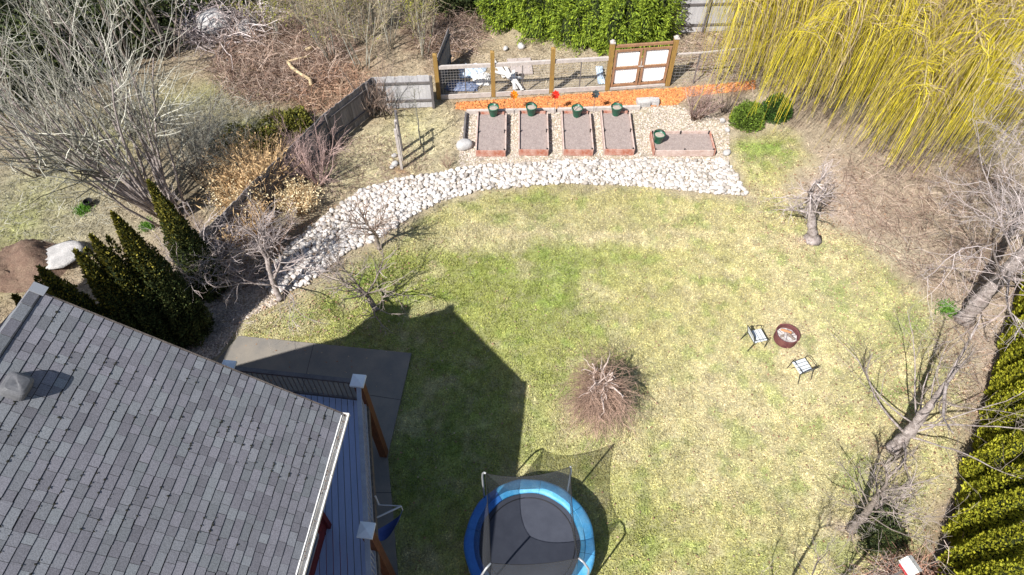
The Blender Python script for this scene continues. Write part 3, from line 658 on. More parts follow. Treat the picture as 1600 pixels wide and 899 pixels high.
def chair():
    t = thing('garden_chair', (0, 0, 0), 'x', 'chair', 'chairs at the fire pit')
    w, dp, sh, bh = .24, .23, .42, .86
    for sx in (-1, 1):
        g = G(); g.tube([(sx*w, dp+.03, 0), (sx*w, dp, sh+.02), (sx*w, dp-.01, .56), (sx*w*1.12, dp-.12, .62), (sx*w*1.12, -dp+.05, .63), (sx*w, -dp-.03, .58)], .013, 6); g.build('front_leg', M_chairf, t)
        g = G(); g.tube([(sx*w, -dp-.12, 0), (sx*w, -dp, sh-.02), (sx*w, -dp-.05, .6), (sx*w*.95, -dp-.13, bh-.03), (sx*w*.6, -dp-.14, bh), (0, -dp-.14, bh+.005)], .013, 6); g.build('rear_leg', M_chairf, t)
    for nm, gen in (('seat', lambda u: ((-1, dp-u*(2*dp), sh-.02*u), (1, dp-u*(2*dp), sh-.02*u))), ('backrest', lambda u: ((-1, -dp-.02-u*.11, sh+.08+u*.34), (1, -dp-.02-u*.11, sh+.08+u*.34)))):
        g = G(); n = 4 if nm == 'seat' else 3
        for k in range(n):
            u0, u1 = k/n+.012, (k+1)/n-.03
            a0 = gen(u0); a1 = gen(u1); V = []
            for h in (0, .008):
                for (sx, y, z) in (a0[0], a0[1], a1[1], a1[0]): V.append((sx*(w-.01), y, z+h))
            g.box8(np.array(V)[None])
        g.build(nm, M_chairs, t)
    g = G(); g.tube([(-w, dp, sh-.01), (w, dp, sh-.01)], .01, 5); g.tube([(-w, -dp, sh-.03), (w, -dp, sh-.03)], .01, 5); g.tube([(-w, dp-.1, .2), (w, dp-.1, .2)], .008, 5); g.build('crossbar', M_chairf, t)
    return t
c1 = chair(); q = at(1178, 536); place(c1, q, math.atan2(fp[1]-q[1], fp[0]-q[0])-math.pi/2+.1, 'pale slatted metal garden chair to the left of the fire pit', .9)
c2 = copy_tree(c1); q = at(1247, 583); place(c2, q, math.atan2(fp[1]-q[1], fp[0]-q[0])-math.pi/2+.25, 'pale slatted metal garden chair below the fire pit', .9)

# ------------------------------------------------------------------ RAISED BEDS, BUCKETS, SPINNERS
def bed():
    w, l, h = 1.08, 2.22, .25; t = thing('raised_bed', (0, 0, 0), 'x', 'raised bed', 'raised vegetable beds on gravel')
    for c, s in (((0, -l/2, h/2), (w, .045, h)), ((0, l/2, h/2), (w, .045, h)), ((-w/2, 0, h/2), (.045, l-.092, h)), ((w/2, 0, h/2), (.045, l-.092, h))):
        g = G(); g.box(c, s); g.box((c[0], c[1], h+.004), (s[0]+.006, s[1]+.006, .008)); g.build('side_board', M_bedwood if abs(c[1]) > .5 else M_bedcap, t)
    g = G(); nx_, ny_ = 24, 44; V = [((i/(nx_-1)-.5)*(w-.05), (j/(ny_-1)-.5)*(l-.05), .165+rng.normal()*.006) for j in range(ny_) for i in range(nx_)]
    g.add(V, np.array([[j*nx_+i, j*nx_+i+1, (j+1)*nx_+i+1, (j+1)*nx_+i] for j in range(ny_-1) for i in range(nx_-1)])); g.build('soil', M_soil, t, smooth=True)
    g = G(); q = np.column_stack([rng.uniform(-w/2+.06, w/2-.06, 500), rng.uniform(-l/2+.06, l/2-.06, 500)]); g.add(*scatter(q, .008, .028, z=.163)); g.build('soil_clods', M_soil, t)['kind'] = 'stuff'
    for sx in (-1, 1):
        for y in (-l/2+.05, 0, l/2-.05): g = G(); g.box((sx*(w/2-.045), y, .15), (.04, .04, .32)); g.build('stake', M_black, t)
    return t
def bucket():
    t = thing('bucket', (0, 0, 0), 'x', 'bucket', 'green buckets in the raised beds')
    g = G(); g.lathe([(.10, 0), (.155, .26), (.165, .27), (.165, .285), (.145, .285), (.14, .22), (.0001, .22)], 24); g.build('pail', M_bucket, t, smooth=True)
    g = G(); g.lathe([(.0001, .236), (.07, .24), (.14, .225)], 16); g.build('filling', M_pebble, t)
    g = G(); g.tube([(.158*math.cos(a), .02, .275+.14*math.sin(a)) for a in np.linspace(0, math.pi, 12)], .009, 6); g.build('handle', M_black, t)
    return t
BQ = [[(747, 175.6), (790.5, 175.6), (789.7, 236), (743.6, 236)], [(811.5, 174.4), (854.6, 174.4), (855.9, 234.6), (811.5, 234.6)], [(878, 174.4), (921.3, 174.4), (925.9, 234.6), (882, 234.6)],
      [(939.7, 173.8), (982.8, 173), (991, 234.6), (945.6, 234.6)], [(1017.4, 204.6), (1112.3, 204.6), (1117.4, 236.7), (1019.5, 236.7)]]
BL = ['leftmost raised vegetable bed of bare soil on the gravel', 'raised bed of bare soil, second from the left', 'raised bed of bare soil, middle of the five', 'raised bed of bare soil beside the gap, fourth from the left', 'long raised bed lying crosswise at the right end of the row']
PB = [(771, 177), (830, 176), (901, 178), (962, 176), (1028, 219)]
KL = ['green bucket at the top of the leftmost raised bed', 'green bucket at the top of the second raised bed', 'green bucket at the top of the middle raised bed', 'green bucket at the top of the fourth raised bed', 'green bucket at the left end of the crosswise raised bed']
b0 = bed(); k0 = bucket()
for i_, (Q, lb, pb, kl) in enumerate(zip(BQ, BL, PB, KL)):
    q = np.array([at(a, b, .25)[:2] for a, b in Q]); c = q.mean(0); up = (q[0]+q[1]-q[2]-q[3]) if i_ < 4 else (q[1]+q[2]-q[0]-q[3])
    o = b0 if i_ == 0 else copy_tree(b0); place(o, (*c, 0), math.atan2(up[1], up[0])-math.pi/2, lb)
    kk = k0 if i_ == 0 else copy_tree(k0); pp = at(pb[0], pb[1]+3, .17); place(kk, pp, [.2, -.3, .9, .1, -.4][i_], kl, 1.35)
for (px, py, m_, nm) in ((803, 178, M_orange, 'orange'), (866, 178, M_redp, 'red'), (927, 177, M_slate, 'dark grey')):
    p = at(px, py); t = thing('garden_spinner', p, nm+' leaf shaped wind spinner on a thin stake behind the beds', 'wind spinner', 'wind spinners behind the raised beds')
    g = G(); g.tube([(0, 0, 0), (0, 0, 1.1)], .009, 5); g.build('stake', M_rail, t)
    g = G()
    for k in range(8):
        a = k*math.pi/4; r0 = .17; tw = .07
        c = np.array([math.cos(a), 0, math.sin(a)*1.25]); s = np.array([-math.sin(a), 0, math.cos(a)*1.25])
        V = [c*.01, c*r0*.6+s*.06+[0, .03, 0], c*r0, c*r0*.6-s*.05+[0, -.03, 0]]; V = [np.array(v)+[0, -.02, .90] for v in V]
        g.add(V+[v+np.array([0, .006, 0]) for v in V], np.array([[0, 1, 2, 3], [7, 6, 5, 4]]))
    g.lathe([(.0001, .86), (.03, .88), (.035, .90), (.03, .92), (.0001, .94)], 8, (0, -.02, 0)); g.build('spinner_head', m_, t)
# timber edging of the gravel bed
e = G(); e.beam(at(729, 175, .06), at(868, 172.5, .06), .12, .16); tag(e.build('timber_edging', M_greyrail), 'grey timber edging between orange mulch and the left beds', 'edging')
e = G(); e.beam(at(871, 172.5, .06), at(1000, 168, .06), .12, .16); tag(e.build('timber_edging', M_greyrail), 'grey timber edging between orange mulch and the right beds', 'edging')
e = G(); e.beam(at(728, 178, .07), at(725, 218, .07), .07, .18); tag(e.build('timber_edging', M_rail), 'dark timber edging at the left end of the gravel bed', 'edging')
e = G(); e.box(at(1005, 160, .1), (.5, .35, .2), .1); e.box(at(1022, 158.5, .09), (.38, .3, .18), -.1); tag(e.build('stone_step', M_granite), 'grey stone step where the orange mulch narrows', 'step')

# ------------------------------------------------------------------ GARDEN FENCE WITH GATE
FP = [at(686, 154), at(771, 150), at(861, 144.5), at(948, 139.5), at(1042, 132.5)]
fence = thing('garden_fence', FP[0], 'wire garden fence with tan timber posts behind the orange mulch', 'fence')
for i_, p in enumerate(FP[:3]):
    g = G(); g.box((p[0], p[1], 1.0), (.16, .16, 2.0), .05); g.add([(p[0]-.08, p[1]-.08, 2.0), (p[0]+.08, p[1]-.08, 2.0), (p[0]+.08, p[1]+.08, 2.0), (p[0]-.08, p[1]+.08, 2.0), (p[0], p[1], 2.05)], np.array([[0, 1, 4], [1, 2, 4], [2, 3, 4], [3, 0, 4]])); g.build('post', M_fpost, fence, world=True)
for i_ in range(3):
    a, b = FP[i_], FP[i_+1]; d = unit(b-a); a2, b2 = a+d*.09, b-d*.09
    g = G(); g.beam(a2+[0, 0, 1.42], b2+[0, 0, 1.42], .09, .14); g.build('top_rail', M_greyrail, fence, world=True)
    g = G(); g.beam(a2+[0, -.05, .10], b2+[0, -.05, .10], .05, .2); g.build('kick_board', M_greyrail, fence, world=True)
    m_ = (a+b)/2; g = G(); g.box((m_[0], m_[1], .7), (.04, .04, 1.4)); g.build('stay', M_rail, fence, world=True)
    L_ = np.linalg.norm(b2-a2); nu = int(L_/.11); g = G()
    for k in range(nu+1):
        p = a2+(b2-a2)*k/nu; g.tubes(np.array([[p+[0, 0, .2], p+[0, 0, 1.36]]]), np.full((1, 2), .0035), 3)
    for zz in np.arange(.25, 1.36, .12): g.tubes(np.array([[a2+[0, 0, zz], b2+[0, 0, zz]]]), np.full((1, 2), .0035), 3)
    g.build('wire_mesh', M_wire, fence, world=True)
gate = thing('garden_gate', FP[3], 'double garden gate of brown frames with four white panels', 'gate')
for p in FP[3:]:
    g = G(); g.box((p[0], p[1], 1.05), (.18, .18, 2.1), .05); po = g.build('post', M_fpost, gate, world=True)
    g = G(); g.box((p[0], p[1], 2.12), (.2, .2, .04), .05); g.lathe([(.09, 2.14), (.07, 2.2), (.0001, 2.24)], 8, (p[0], p[1], 0)); q_ = g.build('post_cap', M_greyrail, po); q_.location = -gate.matrix_basis.translation
a, b = FP[3], FP[4]; d = unit(b-a); a2, b2 = a+d*.11, b-d*.11; mid = (a2+b2)/2
g = G(); g.beam(a2+[0, 0, 1.93], b2+[0, 0, 1.93], .09, .09); g.build('lintel', M_gatewood, gate, world=True)
for (u, v) in ((a2, mid-d*.01), (mid+d*.01, b2)):
    g = G(); y0 = np.array([0, -.03, 0])
    for zz in (.18, .97, 1.74): g.beam(u+y0+[0, 0, zz], v+y0+[0, 0, zz], .05, .09)
    for s_ in (u+d*.06, v-d*.06): g.beam(s_+y0*1.1+[0, 0, .13], s_+y0*1.1+[0, 0, 1.79], .09, .06, up=(0, 1, 0))
    lf = g.build('gate_leaf', M_gatewood, gate, world=True)
    for z0, z1 in ((.24, .92), (1.02, 1.68)):
        g = G(); pu = u+d*.11; pv = v-d*.11; c = .09; n_ = 26; w_ = np.linalg.norm(pv-pu)
        V = []; xs_ = np.linspace(0, w_, n_)
        for k, x_ in enumerate(xs_):
            cc = max(0, c-x_, c-(w_-x_)); p = pu+d*x_+[0, .012*math.sin(k*2.2)*.5, 0]
            V += [p+[0, 0, z0+(cc if z0 < .5 else 0)], p+[0, 0, z1-(cc if z0 > .5 else 0)]]
        g.add(V, np.array([[2*k, 2*k+2, 2*k+3, 2*k+1] for k in range(n_-1)])); V2 = [v_+np.array([0, .012, 0]) for v_ in V]; g.add(V2, np.array([[2*k, 2*k+1, 2*k+3, 2*k+2] for k in range(n_-1)]))
        pn = g.build('panel', M_cor, lf); pn.location = -gate.matrix_basis.translation
g = G(); g.beam(mid+[-.1, -.08, 1.02], mid+[.1, -.08, 1.02], .03, .03); g.box((mid[0], mid[1]-.075, 1.15), (.03, .03, .14)); g.build('latch', M_greyrail, gate, world=True)
g = G(); g.beam(a2+[0, -.06, .05], b2+[0, -.06, .05], .08, .1); g.build('threshold', M_greyrail, gate, world=True)
# low wire fence going on to the right
wf = thing('wire_fence', FP[4], 'low wire fence on thin stakes to the right of the garden gate', 'fence'); pts = [FP[4]+d*.1, at(1083, 130), at(1122, 126), at(1170, 121), at(1230, 114), at(1300, 105)]
for p in pts[1:]:
    g = G(); g.box((p[0], p[1], .7), (.05, .05, 1.4)); g.build('post', M_rail, wf, world=True)
g = G()
for a, b in zip(pts[:-1], pts[1:]):
    for zz in np.arange(.1, 1.4, .15): g.tubes(np.array([[a+[0, 0, zz], b+[0, 0, zz]]]), np.full((1, 2), .004), 3)
    n_ = int(np.linalg.norm(b-a)/.15)
    for k in range(n_): p = a+(b-a)*k/n_; g.tubes(np.array([[p+[0, 0, .05], p+[0, 0, 1.35]]]), np.full((1, 2), .0035), 3)
g.build('wire_mesh', M_wire, wf, world=True)
g = G()
for a, b in zip(pts[:-1], pts[1:]): g.beam(a+[0, 0, 1.4], b+[0, 0, 1.4], .07, .05)
g.build('top_rail', M_greyrail, wf, world=True)

# solid board fences
def board_fence(pts, h, m, label, wid=.14):
    t = thing('board_fence', (*pts[0][:2], 0), label, 'fence'); g = G(); gp = G()
    for a, b in zip(pts[:-1], pts[1:]):
        a = np.array(a); b = np.array(b); d = unit(b-a); q = np.array([-d[1], d[0], 0]); L_ = np.linalg.norm(b-a); n_ = int(L_/wid)
        for k in range(n_):
            c = a+d*(k+.5)*L_/n_; hh = h+rng.normal()*.012; o_ = q*rng.normal()*.004
            g.beam(c-d*(L_/n_/2-.0015)+o_+[0, 0, hh/2], c+d*(L_/n_/2-.0015)+o_+[0, 0, hh/2], .022, hh)
        for k in range(int(L_/2.2)+1):
            c = a+d*min(L_, k*2.2)-q*.07; gp.box((c[0], c[1], h/2), (.09, .09, h), math.atan2(d[1], d[0]))
        for zz in (.35, h-.3): gp.beam(a-q*.035+[0, 0, zz], b-q*.035+[0, 0, zz], .04, .09)
    g.build('boards', m, t, world=True); gp.build('frame', M_rail, t, world=True)
board_fence([at(*p) for p in ((335, 417), (372, 382), (425, 325), (478, 272), (520, 229), (590, 172))], 1.5, M_greywood, 'long dark grey board fence running down the left side of the yard')
board_fence([at(590, 170), at(680, 167)], 1.45, M_palewood, 'pale sunlit board fence panel left of the garden fence')  # sunlight on this panel is put into its paler board colour
board_fence([at(687, 148), at(705, 98)], 1.6, M_greywood, 'grey board fence running back behind the first garden fence post')
board_fence([at(1020, 52), at(1140, 48), at(1290, 40)], 1.6, M_palewood, 'pale board fence behind the willow at the top')

# grey trellis posts on the slope
t = thing('trellis', at(628, 250), 'three grey stakes standing in line left of the gravel bed', 'trellis')
for py in (235, 250, 264):
    p = at(628, py); g = G(); g.box((p[0], p[1], .9), (.09, .09, 1.8)); g.build('post', M_rail if py == 235 else M_greyrail, t, world=True)
g = G(); g.beam(at(628, 235)+[0, 0, 1.2], at(628, 264)+[0, 0, 1.2], .03, .03); g.beam(at(628, 235)+[0, 0, 1.75], at(628, 264)+[0, 0, 1.75], .03, .03); g.build('wire', M_rail, t, world=True)
# ------------------------------------------------------------------ junk behind the fence
def crumple(px, py, w, h, m, label, cat='tarp', name='tarp', zt=.25, seed=1):
    c = at(px, py); r = np.random.default_rng(seed); n_ = 16; V = []
    for j in range(n_):
        for i in range(n_):
            x_ = (i/(n_-1)-.5)*w; y_ = (j/(n_-1)-.5)*h; e_ = min(i, j, n_-1-i, n_-1-j)/4; V.append((x_*(1+r.normal()*.05), y_*(1+r.normal()*.05), .02+zt*min(1, e_)*r.uniform(.3, 1)))
    g = G(); g.add(V, np.array([[j*n_+i, j*n_+i+1, (j+1)*n_+i+1, (j+1)*n_+i] for j in range(n_-1) for i in range(n_-1)])); o = g.build(name, m); o.location = tuple(float(v) for v in c); tag(o, label, cat)
crumple(738, 112, 1.1, .9, M_tarpb, 'crumpled pale blue tarp behind the first fence bay', seed=2)
crumple(722, 136, 1.3, .6, M_tarpd, 'dark blue tarp heap low behind the first fence bay', seed=3)
crumple(752, 125, .7, .8, M_white, 'white plastic sheet beside the tan post behind the fence', seed=4)
crumple(938, 118, .3, 1.2, M_tarpb, 'narrow light blue sheet beside the left gate post', seed=5)
r = np.random.default_rng(5)
BLB = ['white board lying flat nearest the second fence post', 'white board crossing the pile behind the second bay', 'long white board at the top of the board pile', 'white board slanting right in the second fence bay', 'short white board at the foot of the board pile', 'white board under the others beside the stay', 'white board end poking left of the tan post']
for k in range(7):
    c = at(778+k*5, 108+k*5); a = 2.2+r.normal()*.35; g = G(); dd = np.array([math.cos(a), math.sin(a), .0]); g.beam(c+[0, 0, .08+.03*k]-dd*r.uniform(.5, .8), c+[0, 0, .1+.03*k]+dd*r.uniform(.5, .8), .12, .025)
    tag(g.build('board', M_white), BLB[k], 'board', 'white boards piled behind the fence')
g = G(); c = at(812, 105); g.box((c[0], c[1], .03), (1.0, 1.1, .06), .08); tag(g.build('concrete_slab', mat('pink_slab', (.42, .36, .33), famt=.15)), 'flat pinkish slab behind the second fence bay', 'slab')

# ------------------------------------------------------------------ trees and shrubs
def curve(S, D, L, R, N, wander, trop, taper):
    n = len(S); P = np.empty((n, N, 3)); P[:, 0] = S; d = D.copy()
    for i in range(1, N):
        d = unit(d+rng.normal(size=(n, 3))*wander+np.array([0, 0, 1.])*trop); P[:, i] = P[:, i-1]+d*(L/(N-1))[:, None]
    t = np.linspace(0, 1, N); Rr = R[:, None]*(1-taper*t[None])
    return P, Rr
def children(P, Rr, L, nc, tmin, ang, lf, rf, bias=None, tmax=1.0):
    n, N, _ = P.shape; idx = np.repeat(np.arange(n), nc); m = len(idx); t = rng.uniform(tmin, tmax, m)*(N-1); i = np.minimum(t.astype(int), N-2); f = (t-i)[:, None]
    S = P[idx, i]*(1-f)+P[idx, i+1]*f; d = unit(P[idx, i+1]-P[idx, i]); pr = unit(np.cross(d, rdir(m))); a = rng.uniform(ang[0], ang[1], m)[:, None]
    D = unit(d*np.cos(a)+pr*np.sin(a)+(0 if bias is None else np.array(bias)))
    R0 = Rr[idx, i]*rf*rng.uniform(.8, 1.15, m); L0 = L[idx]*lf*rng.uniform(.6, 1.25, m)*(1.25-.5*t/(N-1))
    return S, D, L0, np.maximum(R0, .0035)
def bare_tree(name, base, label, h=3, r=.09, lean=(0, 0, 1), n1=6, n2=7, n3=6, n4=0, spread=(.5, 1.0), tmin=.35, wander=.16, trop=.05, trop2=.03, lf=(.65, .55, .5), bark=M_bark, twig=M_twig, group=None, cat='tree', k=8, buds=0, budm=M_bud, tw=1., wt=.2, rot=None, rf1=.36):
    t = thing(name, base, label, cat, group)
    P0, R0 = curve(np.zeros((1, 3)), unit(np.array([lean], float)), np.array([float(h)]), np.array([float(r)]), 28, wander*.22, trop*.4, .62)
    R0 *= 1+.10*rng.normal(size=R0.shape); R0[:, 0] *= 1.45; R0[:, 1] *= 1.2
    if r > .05:
        g = G(); g.tubes(P0, R0, 14); V = g.v[0]; V += rng.normal(size=V.shape)*.07*np.repeat(R0[0], 14)[:, None]; g.build('trunk', bark, t, smooth=True)
    else: g = G(); g.tubes(P0, R0, k); g.build('trunk', bark, t, smooth=True)
    S, D, L, R = children(P0, R0, np.array([float(h)]), n1, tmin, spread, lf[0], rf1)
    nf = 3; S = np.concatenate([S, np.repeat(P0[:, -1], nf, 0)]); D = np.concatenate([D, unit(np.repeat(unit(P0[:, -1]-P0[:, -3]), nf, 0)+rng.normal(size=(nf, 3))*.42)]); L = np.concatenate([L, np.full(nf, h*lf[0]*.7)]); R = np.concatenate([R, R0[0, -1]*rng.uniform(.6, .95, nf)])
    P1, R1 = curve(S, D, L, R, 10, wander, trop2, .75); R1 *= 1+.08*rng.normal(size=R1.shape)
    g = G(); g.tubes(P1, R1, 6); g.build('branches', bark, t, smooth=True)
    S, D, L2, R = children(P1, R1, L, n2, .15, (.35, 1.1), lf[1], .55); P2_, R2 = curve(S, D, L2, R*tw, 6, wt, trop2, .7)
    g = G(); g.tubes(P2_, R2, 4, cap=False)
    S, D, L3, R = children(P2_, R2, L2, n3, .1, (.3, 1.1), lf[2], .6); P3, R3 = curve(S, D, L3, R*tw, 5, wt, trop2, .6); g.tubes(P3, R3, 3)
    Pl = P3
    if n4:
        S, D, L4, R = children(P3, R3, L3, n4, .1, (.3, 1.1), .55, .7); P4, R4 = curve(S, D, L4, R*tw, 4, wt, trop2, .5); g.tubes(P4, R4, 3); Pl = P4
    g.build('twigs', twig, t)
    if buds:
        q = Pl[:, 1:].reshape(-1, 3); q = q[rng.integers(0, len(q), buds)]+rng.normal(size=(buds, 3))*.03; g = G(); g.leaves(q, rng.uniform(.02, .05, buds), asp=.6); tag(g.build('leaf_buds', budm, t), kind='stuff')
    return t
def multi_stem(name, base, label, n0=14, h=5, r=.045, spread=.45, lean=(0, 0, 0), n1=5, n2=6, bark=M_bark, twig=M_twigo, group=None, cat='tree', br=.4, trop=.03, wander=.05, buds=0, lf=.42, budm=M_bud, n3=0, tw=1., tm=.25):
    t = thing(name, base, label, cat, group)
    a = rng.uniform(0, 6.28, n0); D = unit(np.column_stack([np.cos(a), np.sin(a), np.zeros(n0)])*rng.uniform(.1, 1, (n0, 1))*spread+np.array([0, 0, 1.])+np.array(lean))
    S = np.column_stack([np.cos(a)*br*rng.uniform(0, 1, n0), np.sin(a)*br*rng.uniform(0, 1, n0), np.zeros(n0)]); L = h*rng.uniform(.6, 1.1, n0)
    P0, R0 = curve(S, D, L, r*rng.uniform(.5, 1.2, n0), 9, wander, trop, .75)
    g = G(); g.tubes(P0, R0, 6); g.build('stems', bark, t, smooth=True)
    S, D, L1, R = children(P0, R0, L, n1, tm, (.25, .8), lf, .5); P1, R1 = curve(S, D, L1, R*tw, 6, wander*2, trop, .7); g = G(); g.tubes(P1, R1, 3)
    S, D, L2, R = children(P1, R1, L1, n2, .1, (.3, .9), .5, .6); P2_, R2 = curve(S, D, L2, R*tw, 5, wander*2.5, trop, .6); g.tubes(P2_, R2, 3)
    Pl = P2_
    if n3:
        S, D, L3, R = children(P2_, R2, L2, n3, .1, (.3, .9), .55, .7); P3, R3 = curve(S, D, L3, R*tw, 4, wander*2.5, trop, .6); g.tubes(P3, R3, 3); Pl = P3
    g.build('twigs', twig, t)
    if buds:
        q = Pl[:, 1:].reshape(-1, 3); q = q[rng.integers(0, len(q), buds)]+rng.normal(size=(buds, 3))*.03; g = G(); g.leaves(q, rng.uniform(.035, .08, buds), asp=.7); tag(g.build('leaf_buds', budm, t), kind='stuff')
    return t

# columnar cedars (thuja)
def cedar(base, h, r, label, m, name='cedar_tree', n=6500, group=None, tips=1, seed=0, tipm=None, leaf=.13, trunk=True, cat='tree', pw=1.15):
    t = thing(name, base, label, cat, group); rr = np.random.default_rng(seed)
    g = G(); g.tube([(0, 0, 0), (0, 0, h*.3), (0, 0, h*.85)], [.09, .07, .02], 7); g.build('trunk', M_barkd, t)
    def prof(z): return r*np.clip(1-(z/h)**pw, 0, 1)**.9*np.clip(.72+z/h*1.6, 0, 1)
    ph = rr.uniform(0, 6.28, 8)
    def lump(a, z): return 1+.10*np.sin(5*a+ph[0]+z*1.2)+.08*np.sin(9*a+ph[1]-z*2.3)+.05*np.sin(3*z*3+ph[2]+a*2)
    # inner mass
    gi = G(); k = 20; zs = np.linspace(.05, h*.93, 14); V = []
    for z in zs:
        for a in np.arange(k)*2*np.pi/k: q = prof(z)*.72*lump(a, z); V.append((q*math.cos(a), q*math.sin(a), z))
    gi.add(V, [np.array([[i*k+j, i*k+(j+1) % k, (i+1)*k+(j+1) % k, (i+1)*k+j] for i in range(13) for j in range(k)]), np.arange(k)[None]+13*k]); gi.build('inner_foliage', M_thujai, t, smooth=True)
    z = h*(1-np.sqrt(rr.uniform(0, 1, n))*.985)*1.0; z = np.where(rr.random(n) < .25, rr.uniform(0, h, n), z); a = rr.uniform(0, 6.28, n); q = prof(z)*lump(a, z)*rr.uniform(.72, 1.02, n)
    P = np.column_stack([q*np.cos(a), q*np.sin(a), z])
    if tips > 1:
        for s in range(1, tips):
            m_ = rr.random(n) < .22; off = np.array([.28*math.cos(s*2.4+seed), .28*math.sin(s*2.4+seed), -.35]); w = np.clip((z[m_]/h-.55)/.3, 0, 1)[:, None]; P[m_] += off*w
    out = np.column_stack([np.cos(a), np.sin(a), np.zeros(n)]); d = unit(out*.45+np.array([0, 0, 1.])+rr.normal(size=(n, 3))*.38)
    g = G(); g.leaves(P, rr.uniform(.6, 1.3, n)*leaf*(1-.3*z/h), asp=.55, dirs=d, nrm=unit(out+rr.normal(size=(n, 3))*.5)); g.build('crown', m, t)
    if tipm:
        m_ = z > h*.5; m_ &= rr.random(n) < np.clip((z/h-.5)*2.2, 0, .95); g = G(); g.leaves(P[m_]*np.array([1.05, 1.05, 1.0]), rr.uniform(.6, 1.2, m_.sum())*leaf*.9, asp=.55, dirs=d[m_]); g.build('sunlit_crown_tips', tipm, t)  # golden leaves put the sunlight on the tops into the foliage colour
    return t
def above(px, py, h): p = at(px, py, h); p[2] = 0; return p
for k, (px, py, h, r, lb, tp) in enumerate([(232, 283, 4.7, .66, 'cedar with sunlit yellow tips nearest the tan ornamental grass', 2), (176, 333, 5.2, .78, 'slender tallest cedar, second from the right of the row', 1),
                                            (142, 368, 4.9, .72, 'twin tipped dark cedar in the middle of the left row', 3), (118, 392, 4.7, .62, 'dark cedar crowding the left of the twin tipped one', 1), (62, 418, 4.6, .85, 'cedar rising behind the roof ridge edge', 2), (22, 462, 3.6, .5, 'small cedar at the far left behind the roof peak', 1)]):
    cedar(above(px, py, h), h, r, lb, M_thujad, n=15000, tips=tp, leaf=.10, seed=k+3, tipm=M_thujasun, group='cedars beside the house roof')
# right hedge
a = np.array([16.7, 13.6]); b = np.array([9.4, 3.0]); nh = 15
HL = 'tall yellow green hedge cedar in the right edge row'
proto = []
for k in range(nh):
    u = k/(nh-1); p = a+(b-a)*u; h = 3.9+rng.uniform(-.3, .3)
    if k < 4:
        o = cedar((*p, 0), h, .50, HL, M_hedge, n=9000, seed=50+k, leaf=.10, pw=1.7, group='cedar hedge along the right edge', name='hedge_cedar'); proto.append(o)
    else: o = copy_tree(proto[k % 4]); place(o, (*(p+rng.normal(size=2)*.06), 0), rng.uniform(0, 6), scale=(1, 1, h/4))
    nm = ['farthest', 'second', 'third', 'fourth', 'fifth', 'sixth', 'seventh', 'eighth', 'ninth', 'tenth', 'eleventh', 'twelfth', 'thirteenth', 'fourteenth', 'nearest']
    o['label'] = f'yellow green hedge cedar, {nm[k]} of the right edge row' + ('' if k in (0, nh-1) else ' from the top')

# leafy shrubs
def shrub(base, rx, ry, h, label, m, name='shrub', n=5000, leaf=.1, droop=0., cat='shrub', group=None, inner=M_thujai, seed=0, lum=.18, asp=.5):
    rr = np.random.default_rng(seed+900); t = thing(name, base, label, cat, group)
    ph = rr.uniform(0, 6.28, 6)
    def f(d): a = np.arctan2(d[:, 1], d[:, 0]); return 1+lum*np.sin(3*a+ph[0]+d[:, 2]*3)+lum*.7*np.sin(6*a+ph[1]-d[:, 2]*5)+lum*.5*np.sin(11*a+ph[2]+7*d[:, 2])
    d = unit(rr.normal(size=(n, 3))); d[:, 2] = np.abs(d[:, 2]); q = d*np.array([rx, ry, h])*(f(d)*rr.uniform(.75, 1.03, n))[:, None]
    dd = unit(d+rr.normal(size=(n, 3))*.5+np.array([0, 0, .3-droop*1.6]))
    g = G(); g.leaves(q, rr.uniform(.6, 1.4, n)*leaf, asp=asp, dirs=dd); g.build('foliage', m, t)
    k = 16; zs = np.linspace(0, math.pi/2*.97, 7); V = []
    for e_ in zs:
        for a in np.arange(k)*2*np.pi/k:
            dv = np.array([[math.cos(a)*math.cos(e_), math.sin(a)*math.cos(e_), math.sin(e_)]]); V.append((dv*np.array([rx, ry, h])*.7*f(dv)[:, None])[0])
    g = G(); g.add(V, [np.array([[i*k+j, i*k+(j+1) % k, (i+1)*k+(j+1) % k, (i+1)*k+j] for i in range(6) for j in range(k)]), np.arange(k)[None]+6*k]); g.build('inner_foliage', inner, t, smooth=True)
    g = G(); st = rr.normal(size=(5, 3))*.1; st[:, 2] = 0; g.tubes(np.stack([st, st*3+[0, 0, h*.6]], 1), np.full((5, 2), .02), 4); g.build('stems', M_barkd, t)
    return t
shrub(at(1166, 192), .62, .58, .85, 'bright green round shrub, left of the pair by the gravel', M_box, n=5500, leaf=.075, seed=1, lum=.05)
shrub(at(1209, 180), .58, .55, .85, 'darker green round shrub, right of the pair under the willow', mat('deep_green_leaf', (.06, .13, .02), island=.4, c3=(.04, .085, .015), famt=0, trans=.1), n=5000, leaf=.075, seed=2, lum=.05)
for k, (px, py, rx, h, lb) in enumerate([(800, 30, 1.2, 2.0, 'bright green conifer shrub at the left end behind the fence'), (855, 42, 1.3, 2.1, 'bright green conifer shrub, second from left behind the fence'), (915, 56, 1.35, 2.2, 'bright green conifer shrub in the middle behind the fence'), (968, 72, 1.3, 2.3, 'bright green conifer shrub just above the garden gate'), (1008, 64, 1.2, 2.5, 'bright green conifer shrub at the right beside the pale fence'), (880, 10, 1.6, 2.4, 'bright green conifer at the top edge behind the other shrubs'), (980, 25, 1.6, 2.8, 'tall bright conifer at the top edge above the gate')]):
    shrub(at(px, py), rx, rx*.95, h, lb, M_conif, name='conifer_shrub', n=9500, leaf=.15, droop=.6, seed=20+k, lum=.26, asp=.28, group='bright conifer shrubs behind the fence')

